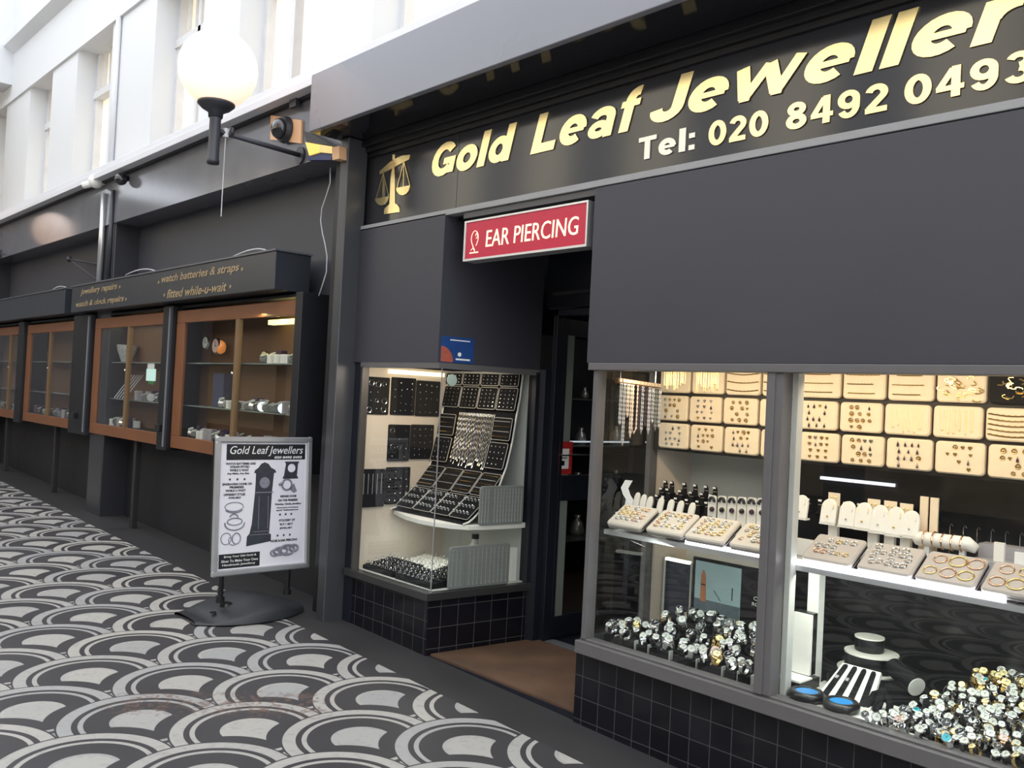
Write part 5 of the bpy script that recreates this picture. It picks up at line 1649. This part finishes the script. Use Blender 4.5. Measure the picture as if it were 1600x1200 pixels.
for k, px in enumerate((1246, 1264, 1322, 1283, 1344)):
    p = yP(px, 776 + (px - 1246) * .1, 3.66)
    o = dup(cn, (p.x, 3.66, p.z - .066))
    o['label'] = 'black velvet ring cone with a white ticket behind the white busts, right of the mullion'
    o['group'] = 'black ring cones behind the right busts'
tag(MB().box(-2.06, -1.72, 3.645, 3.685, .917, yP(1300, 780, 3.66).z - .072).build('riser', BLKVEL), 'black riser behind the white busts right of the mullion', 'riser')
st = MB()
for y, z in ((3.70, 1.085), (3.66, 1.052), (3.62, 1.018)):
    st.box(-2.83, -2.46, y - .02, y + .02, .917, z - .0005)
tag(st.build('stepped_riser', BLKVEL), 'black stepped riser under the ring cones', 'riser')
# white cards with black pendants
for k in range(6):
    px = 1112 + k * 15.5
    a, b = yP(px, 774 + k * .9, 3.60), yP(px, 812 + k * 1.8, 3.60)
    t = thing('necklace_card', 'white necklace card with a black pendant, %s in the row left of the mullion' % (ORD[k] if k else 'first'), 'display card', (a.x, 3.60, .917), 'white cards with black pendants')
    MB().rslab((a.x - .023, 3.612, .957), X_, Z_, .046, a.z - .957, .012, .006, 3).build('card', WHITEL, t)
    MB().box(a.x - .02, a.x + .02, 3.60, 3.63, .917, .957).build('foot', WHITEL, t)
    MB().tube([(a.x + .014 * math.cos(q), 3.603, a.z - .03 + .02 * math.sin(q)) for q in [PI * g / 8 for g in range(9)]], .007, 6).build('black_necklace', BLKPLA, t)
    MB().sphere((a.x + .004, 3.601, a.z - .065), .013, 8).build('pendant', BLKPLA if k % 2 else STONE, t)
# white S-shaped sign strip
pts = [yP(px, py, 3.45) for px, py in ((968, 800), (976, 790), (978, 780), (973, 772), (970, 762), (977, 750))]
rib = MB().prism([p for p in pts] + [p + V((.045, 0, .001)) for p in pts[::-1]], (0, .004, 0))
t = thing('paper_strip', 'wavy white paper strip standing at the left end of the trays', 'paper', tuple(pts[0]))
rib.build('strip', PAPER, t)
MB().box(pts[0].x - .01, pts[0].x + .06, 3.43, 3.47, .917, pts[0].z).build('strip_foot', WHITEA, t)
# right end: tall cards, bone tray, acrylic steps, hooks
for k, px in enumerate((1444, 1460)):
    a, b = yP(px, 776 + k * 2, 3.62), yP(px, 812, 3.62)
    tag(MB().box(a.x - .015, a.x + .015, 3.62, 3.63, .917, a.z).build('tall_card', PAD), ('left', 'right')[k] + ' one of two tall narrow cream cards on the shelf', 'card')
t = thing('bracelet_bolster', 'long cream bolster of bracelets on the shelf right of the busts', 'display stand', (-1.40, 3.58, .98))
MB().tube([(-1.50, 3.58, 1.05), (-1.48, 3.58, 1.06), (-1.30, 3.58, 1.065), (-1.27, 3.58, 1.05)], [.018, .028, .028, .018], 12).build('bolster', WHITEL, t, smooth=True)
MB().box(-1.46, -1.44, 3.57, 3.59, .917, 1.04).box(-1.33, -1.31, 3.57, 3.59, .917, 1.04).build('foot', WHITEA, t)
for k in range(5):
    x = -1.46 + k * .035
    MB().tube([(x, 3.58 + .031 * math.cos(a), 1.063 + .031 * math.sin(a)) for a in [q * PI / 6 for q in range(12)]], .003, 5, closed=True).build('bracelet', ROSE, t)
t = thing('grey_step_stand', 'grey stepped display stand at the right end of the shelf', 'display stand', (-1.15, 3.55, .917))
GA = mat('lilac_grey_acrylic', (.36, .36, .40), .3)
MB().box(-1.28, -.8, 3.62, 3.70, .917, 1.07).build('upper_step', GA, t)
MB().box(-1.28, -.8, 3.52, 3.62, .917, 1.02).build('lower_step', GA, t)
for k in range(8):
    x = -1.45 + k * .05
    hk = thing('earring_hook', 'thin silver hook earring standing in the row behind the bolster', 'earring', (x, 3.66, 1.0))
    hk['group'] = 'hook earrings behind the bolster'
    z = 1.075 if x > -1.28 else .917
    MB().tube([(x, 3.66, z), (x, 3.66, 1.115), (x + .006, 3.66, 1.125), (x + .012, 3.66, 1.115)], .0015, 5).build('hook', STEEL, hk)
for k, (x, h, m) in enumerate(((-1.20, .07, WHITEL), (-1.13, .045, PAPER), (-1.03, .06, GREYG), (-.93, .05, WHITEL))):
    tag(MB().box(x, x + .035, 3.545, 3.56, 1.021, 1.021 + h).build('small_card', m), 'small %s card on the lower step of the grey stand' % ('tall cream', 'low white', 'dark grey', 'pale cream')[k], 'card')
# little jewellery pots and bangles between busts and trays
for k in range(14):
    x = -1.80 + k * .052
    q = k % 3
    tag(MB().lathe([(.012, 0), (.016, .004), (.016, .012), (.011, .016), (.009, .012), (.009, .004)], (x, 3.50 + .01 * (k % 2), .918), Z_, 12).build('cuff', (STEEL, GOLDM, STONE)[q], smooth=True), ('silver', 'gold', 'dark')[q] + ' cuff standing between the busts and the sloping trays', 'cuff', ('silver', 'gold', 'dark')[q] + ' cuffs behind the sloping trays')
tag(MB().box(-1.86, -1.72, 3.40, 3.50, .917, .955).build('wooden_block', mat('red_brown_block', (.22, .09, .06), .5)), 'red-brown wooden block on the shelf beside the mullion', 'block')
tag(MB().box(-2.02 + .16, -1.70, 3.51, 3.545, .917, 1.0).build('black_box', BLKVEL), 'black velvet box on the shelf beside the mullion', 'box')

# ---- window floor, left group: picture panel, mirror, watches
t = thing('picture_panel', 'black framed picture of an orange tower above a misty sea, behind the left watches', 'picture', (-2.45, 3.80, .40))
a, b, c_, d_ = yP(1085, 870, 3.80), yP(1200, 905, 3.80), yP(1074, 968, 3.80), yP(1190, 1000, 3.80)
MB().box(-2.695, -2.15, 3.80, 3.815, .40, .778).build('frame', BLKPLA, t, bevel=.003)
MB().box(-2.675, -2.41, 3.797, 3.80, .43, .762).build('sea_picture', SEA, t)
MB().box(-2.675, -2.41, 3.7962, 3.797, .43, .575).build('grey_water', SEAD, t)
MB().prism([(-2.640, 3.796, .565), (-2.606, 3.796, .565), (-2.610, 3.796, .69), (-2.613, 3.796, .70), (-2.618, 3.796, .718), (-2.628, 3.796, .72), (-2.635, 3.796, .70), (-2.637, 3.796, .69)], (0, -.001, 0)).build('orange_tower', ORANGE, t)
dk_ = MB().box(-2.636, -2.611, 3.794, 3.795, .645, .652)
dk_.tube([(-2.56, 3.7955, .63), (-2.52, 3.7955, .585)], .002, 4)
dk_.tube([(-2.455, 3.7955, .66), (-2.455, 3.7955, .60)], .003, 4)
dk_.build('print_detail', INKG, t)
wm = MB()
text(wm, 'ROY', (-2.345, 3.799, .60), X_, Z_, .055, .016, depth=.001)
wm.tube([(-2.325 + .012 * math.cos(q), 3.799, .635 + .008 * math.sin(q)) for q in [g * PI / 6 for g in range(12)]], .0015, 4, closed=True)
wm.build('white_mark', PAPER, t)
t = thing('vanity_mirror', 'small dark mirror with a bright lamp edge standing left of the picture', 'mirror', (-2.83, 3.85, .40))
MB().box(-2.90, -2.74, 3.85, 3.86, .41, .72).build('mirror_glass', mat('dark_mirror', (.03, .035, .05), .06), t)
MB().box(-2.91, -2.90, 3.845, 3.865, .40, .73).box(-2.74, -2.73, 3.845, 3.865, .40, .73).build('side_frame', PALEB, t)
MB().box(-2.90, -2.75, 3.842, 3.865, .722, .736).build('lamp_edge', mat('mirror_lamp', (1, 1, .9), .5, emit=(1, 1, .85), estr=1.6), t)

# watches --------------------------------------------------------------------
WK = [('steel watch with a white dial', DIALW, STEEL), ('gold watch with a cream dial', DIALC, GOLDM), ('steel watch with a black dial', DIALK, STEEL), ('black strapped watch with a white dial', DIALW, BLKPLA), ('rose gold watch with a pink dial', DIALP, ROSE), ('steel watch with a teal dial', DIALT, STEEL), ('gold watch with a white dial', DIALW, GOLDM)]
WP = []
for nm, dm, sm in WK:
    t = thing('watch', nm, 'watch', (0, 0, 0))
    MB().lathe([(0, 0), (.0185, 0), (.0205, .002), (.0205, .006), (.0178, .0085), (.017, .0078), (.017, .006), (0, .006)], (0, 0, .060), Z_, 18).build('watch_case', STEEL if sm is BLKPLA else sm, t, smooth=False)
    d = MB().lathe([(0, 0), (.0168, 0), (.0168, .0008), (0, .0008)], (0, 0, .0662), Z_, 18).build('dial', dm, t)
    MB().obox((.003, .002, .0674), (.0058, .004, 0), (-.0005, .0007, 0), (0, 0, .0003)).obox((-.001, .005, .0674), (.0005, 0, 0), (0, .0085, 0), (0, 0, .0003)).build('hands', INK if dm is not DIALK else PAPER, d)
    MB().lathe([(.0018, 0), (.0024, .001), (.0024, .003), (.0015, .0035)], (.0205, 0, .0635), X_, 8).build('crown', STEEL, t)
    st_ = MB()
    ringp = []
    for q in range(21):
        an = math.radians(118 + 304 * q / 20)
        ringp.append((0, .031 * math.cos(an), .034 + .031 * math.sin(an)))
    vs, fs = [], []
    for q, p in enumerate(ringp):
        an = math.radians(118 + 304 * q / 20)
        hw = .0085 if 2 < q < 18 else .0095
        for sgn, rad in ((-1, 0), (1, 0), (1, .0028), (-1, .0028)):
            vs.append((sgn * hw, p[1] + rad * math.cos(an) * (1 if q % 2 else .7), p[2] + rad * math.sin(an) * (1 if q % 2 else .7)))
    for q in range(20):
        for e in range(4):
            fs.append((q * 4 + e, q * 4 + (e + 1) % 4, q * 4 + 4 + (e + 1) % 4, q * 4 + 4 + e))
    st_.add(vs, fs)
    st_.build('strap', sm, t)
    WP.append(t)
firstw = set()


def put_watch(q, loc, rot, where, sc_=1.0):
    loc = (loc[0], loc[1], loc[2] + sc_ * .036 * (1 - math.cos(rot[0]) * math.cos(rot[1])) + .002)
    if q not in firstw:
        firstw.add(q)
        o = WP[q]
        place(o, loc, rot)
        o.scale = (sc_,) * 3
    else:
        o = dup(WP[q], loc, rot, scale=sc_)
    o['label'] = WK[q][0] + ' ' + where
    o['group'] = WK[q][0] + 's ' + where
    return o


blk = thing('watch_block', 'small black watch block in the front row under the left watches', 'watch stand', (0, 0, 0))
MB().box(-.026, .026, -.02, .02, 0, .034).build('block', BLKVEL, blk, bevel=.003)
MB().box(.0265, .033, -.004, .02, 0, .040).build('clear_edge', PALEB, blk)
fb = True
# left crowd: rows rising towards the back
nL = 0
for r_ in range(6):
    y = 3.29 + r_ * .062
    z = .399 + (0, .03, .065, .10, .125, .12)[r_]
    x0, x1 = -2.82 + .0 * r_, -2.02 - .01 * r_
    n = (12, 16, 17, 17, 15, 10)[r_]
    for i in range(n):
        x = x0 + (x1 - x0) * (i + .5 + random.uniform(-.2, .2)) / n
        zz = z
        if x < -2.62:
            zz = min(z, .434)
            if r_ > 3:
                continue
        if r_ == 0:
            lb = (x, y, .399)
            if fb:
                place(blk, lb); fb = False
                blk['group'] = 'black watch blocks in the front row'
            else:
                dup(blk, lb)
            zz = .434
        q = random.choices(range(7), (8, 1.2, 4, 4.5, .4, 0, .7))[0]
        put_watch(q, (x, y + random.uniform(-.01, .01), zz), (random.uniform(.25, 1.05), random.uniform(-.4, .4), random.uniform(-.3, 1.0)), 'in the crowd of watches left of the mullion', random.uniform(.72, 1.0))
        nL += 1
tb = MB()
for r_ in range(1, 6):
    tb.box(-2.62 if r_ > 1 else -2.84, -2.0, 3.262 + r_ * .062, 3.322 + r_ * .062, .399, .399 + ((0, .03, .065, .10, .125, .12) if r_ else (0,) * 6)[r_])
tag(tb.build('stepped_riser', BLKVEL), 'black stepped riser under the watches left of the mullion', 'riser')


# right heap
def heap_z(x, y):
    f = min(max((x + 1.56) / .28, 0), 1)
    g = min(max((y - 3.26) / .36, 0), 1)
    return .399 + .155 * f * g ** 1.1


hm = MB().grid(lambda u, v: V((-1.50 + .17 * v + (1.23 - .17 * v) * u, 3.26 + .46 * v, heap_z(-1.50 + .17 * v + (1.23 - .17 * v) * u, 3.26 + .46 * v))), 16, 8)
tag(hm.build('watch_slope', BLKVEL), 'black sloping bank under the heap of watches right of the mullion', 'riser')
nR = 0
for r_ in range(13):
    y = 3.262 + r_ * .0365
    xs = -1.505 + r_ * .0235
    n = int((-.93 - xs) / .035)
    for i in range(n):
        x = xs + (i + (r_ % 2) * .5) * .035 + random.uniform(-.007, .007)
        q = random.choices(range(7), (7, 1.5, 4, 4, .8, .35, 1.4))[0]
        if r_ >= 8 and x < -1.08 and random.random() < .5:
            q = 1
        put_watch(q, (x, y + random.uniform(-.007, .007), heap_z(x, y) - .002), (random.uniform(.25, 1.05), random.uniform(-.45, .45), random.uniform(-.5, 1.0)), 'in the heap of watches right of the mullion', random.uniform(.64, .86))
        nR += 1

# blue dial cases
for k, (x, y) in enumerate(((-1.775, 3.297), (-1.632, 3.297))):
    t = thing('round_watch_case', ('left', 'right')[k] + ' one of two round black cases with blue faces on the window floor', 'watch case', (x, y, .40), 'round black cases')
    MB().lathe([(0, 0), (.060, 0), (.069, .012), (.069, .028), (.061, .037), (.044, .036), (.042, .032), (0, .032)], (x, y, .405), Z_, 28).build('case_body', BLKPLA, t, smooth=True)
    MB().lathe([(0, 0), (.043, 0), (.043, .001), (0, .001)], (x, y, .4375), Z_, 24).build('blue_face', DIALB, t)
# white block stands and tiers
t = thing('white_block_stand', 'upright cream and black block stand next to the white post', 'display stand', (-1.87, 3.46, .40))
MB().box(-1.925, -1.845, 3.44, 3.455, .455, .70).build('cream_face', WHITEL, t)
MB().box(-1.925, -1.845, 3.455, 3.49, .455, .705).build('black_body', BLKPLA, t)
MB().box(-1.93, -1.83, 3.34, 3.50, .406, .445).build('black_plinth', BLKPLA, t)
MB().box(-1.93, -1.83, 3.34, 3.44, .445, .452).build('cream_plinth_top', WHITEL, t)
t = thing('round_tier_stand', 'black round tiers with cream tops behind the strap ramp', 'display stand', (-1.60, 3.66, .40))
for cx, cy, r0, z0_, z1_ in ((-1.70, 3.68, .13, .40, .475), (-1.70, 3.68, .105, .483, .545), (-1.715, 3.69, .058, .553, .605)):
    MB().lathe([(0, 0), (r0, 0), (r0, z1_ - z0_), (0, z1_ - z0_)], (cx, cy, z0_), Z_, 32).build('tier', BLKPLA, t, smooth=False)
    MB().lathe([(0, 0), (r0 * 1.02, 0), (r0 * 1.02, .006), (0, .006)], (cx, cy, z1_), Z_, 32).build('tier_top', WHITEL, t)
t = thing('strap_ramp', 'sloping ramp of black straps between white strips on the window floor', 'display stand', (-1.66, 3.42, .405))
rp0 = [V((-1.775, 3.385, .408)), V((-1.56, 3.385, .408)), V((-1.60, 3.555, .512)), V((-1.76, 3.555, .512))]
MB().prism(rp0, (0, .01, -.012)).build('ramp_board', WHITEL, t)
for k in range(4):
    f = (k + .55) / 4.2
    a, b = rp0[0].lerp(rp0[1], f), rp0[3].lerp(rp0[2], f)
    dv = (b - a)
    sx_ = (rp0[1] - rp0[0]) * .055
    n = sx_.cross(dv).normalized()
    p0_, p1_ = a + dv * .03 + n * .001, a + dv * .9 + n * .001
    MB().prism([p0_ - sx_, p0_ + sx_, p1_ + sx_ * .8, p1_ + sx_ * .5 + dv * .05, p1_ - sx_ * .5 + dv * .05, p1_ - sx_ * .8], n * .006).build('strap', BLKVEL, t)
    if k < 2:
        MB().obox(a + dv * .55 + n * .009, sx_ * .5, dv * .04, n * .002).build('buckle', SILVER, t)
tag(MB().lathe([(0, 0), (.03, 0), (.03, .05), (0, .05)], (-1.80, 3.57, .405), Z_, 20).build('small_drum', BLKPLA), 'small black drum beside the white post on the window floor', 'stand')
t = thing('cushion_roll', 'black velvet roll with a cream end lying beside the watch heap', 'cushion', (-1.53, 3.56, .40))
ra, rb = V((-1.575, 3.60, .535)), V((-1.45, 3.53, .50))
MB().tube([ra, rb], .036, 18).build('roll', BLKVEL, t)
MB().lathe([(0, 0), (.0365, 0), (.0365, .003), (0, .003)], rb, rb - ra, 20).build('cream_end', PALEB, t)
MB().box(-1.575, -1.455, 3.535, 3.60, .40, .475).build('support', BLKVEL, t)
t = thing('watch_collar', 'black strap stand in front of the roll on the white cloth', 'watch stand', (-1.55, 3.40, .405))
MB().tube([(-1.58, 3.40, .41), (-1.565, 3.43, .46), (-1.54, 3.45, .475), (-1.50, 3.42, .44), (-1.49, 3.39, .41)], .014, 8).build('strap', BLKVEL, t)
MB().tube([(-1.545, 3.45, .475), (-1.53, 3.40, .45), (-1.53, 3.37, .415)], .016, 8).build('strap', BLKVEL, t)
print('WATCHES', nL, nR)

# ---- inside the shop, glimpsed through the door
t = thing('glass_counter', 'dim glass fronted counter of silver goods seen through the open door', 'counter', (-5.2, 5.6, .02))
MB().box(-5.6, -5.55, 4.4, 7.0, .02, 2.1).build('back', INTER, t)
for z in (.35, .75, 1.15, 1.55):
    MB().box(-5.55, -5.2, 4.4, 7.0, z, z + .012).build('shelf', mat('dim_glass_shelf', (.12, .13, .13), .2), t)
MB().box(-5.56, -5.2, 4.38, 4.41, .02, 2.1).build('end_panel', NAVY, t)
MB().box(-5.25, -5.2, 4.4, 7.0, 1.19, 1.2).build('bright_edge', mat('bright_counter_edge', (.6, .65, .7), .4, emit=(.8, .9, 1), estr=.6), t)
vs_ = MB().lathe([(0, 0), (.05, 0), (.06, .04), (.045, .10), (.02, .13), (.03, .16), (0, .16)], (0, 0, 0), Z_, 12)
V0 = tag(vs_.build('silver_vase', SILVER, smooth=True), 'x', 'vase')
for z in (.362, .762, 1.162, 1.562):
    for k in range(4):
        inst(V0, (-5.38 + random.uniform(-.04, .04), 4.85 + k * .5, z), (0, 0, 0), 'small silver vase on the dim glass counter inside the door', 'silver vases inside the shop', random.uniform(.6, 1.2))
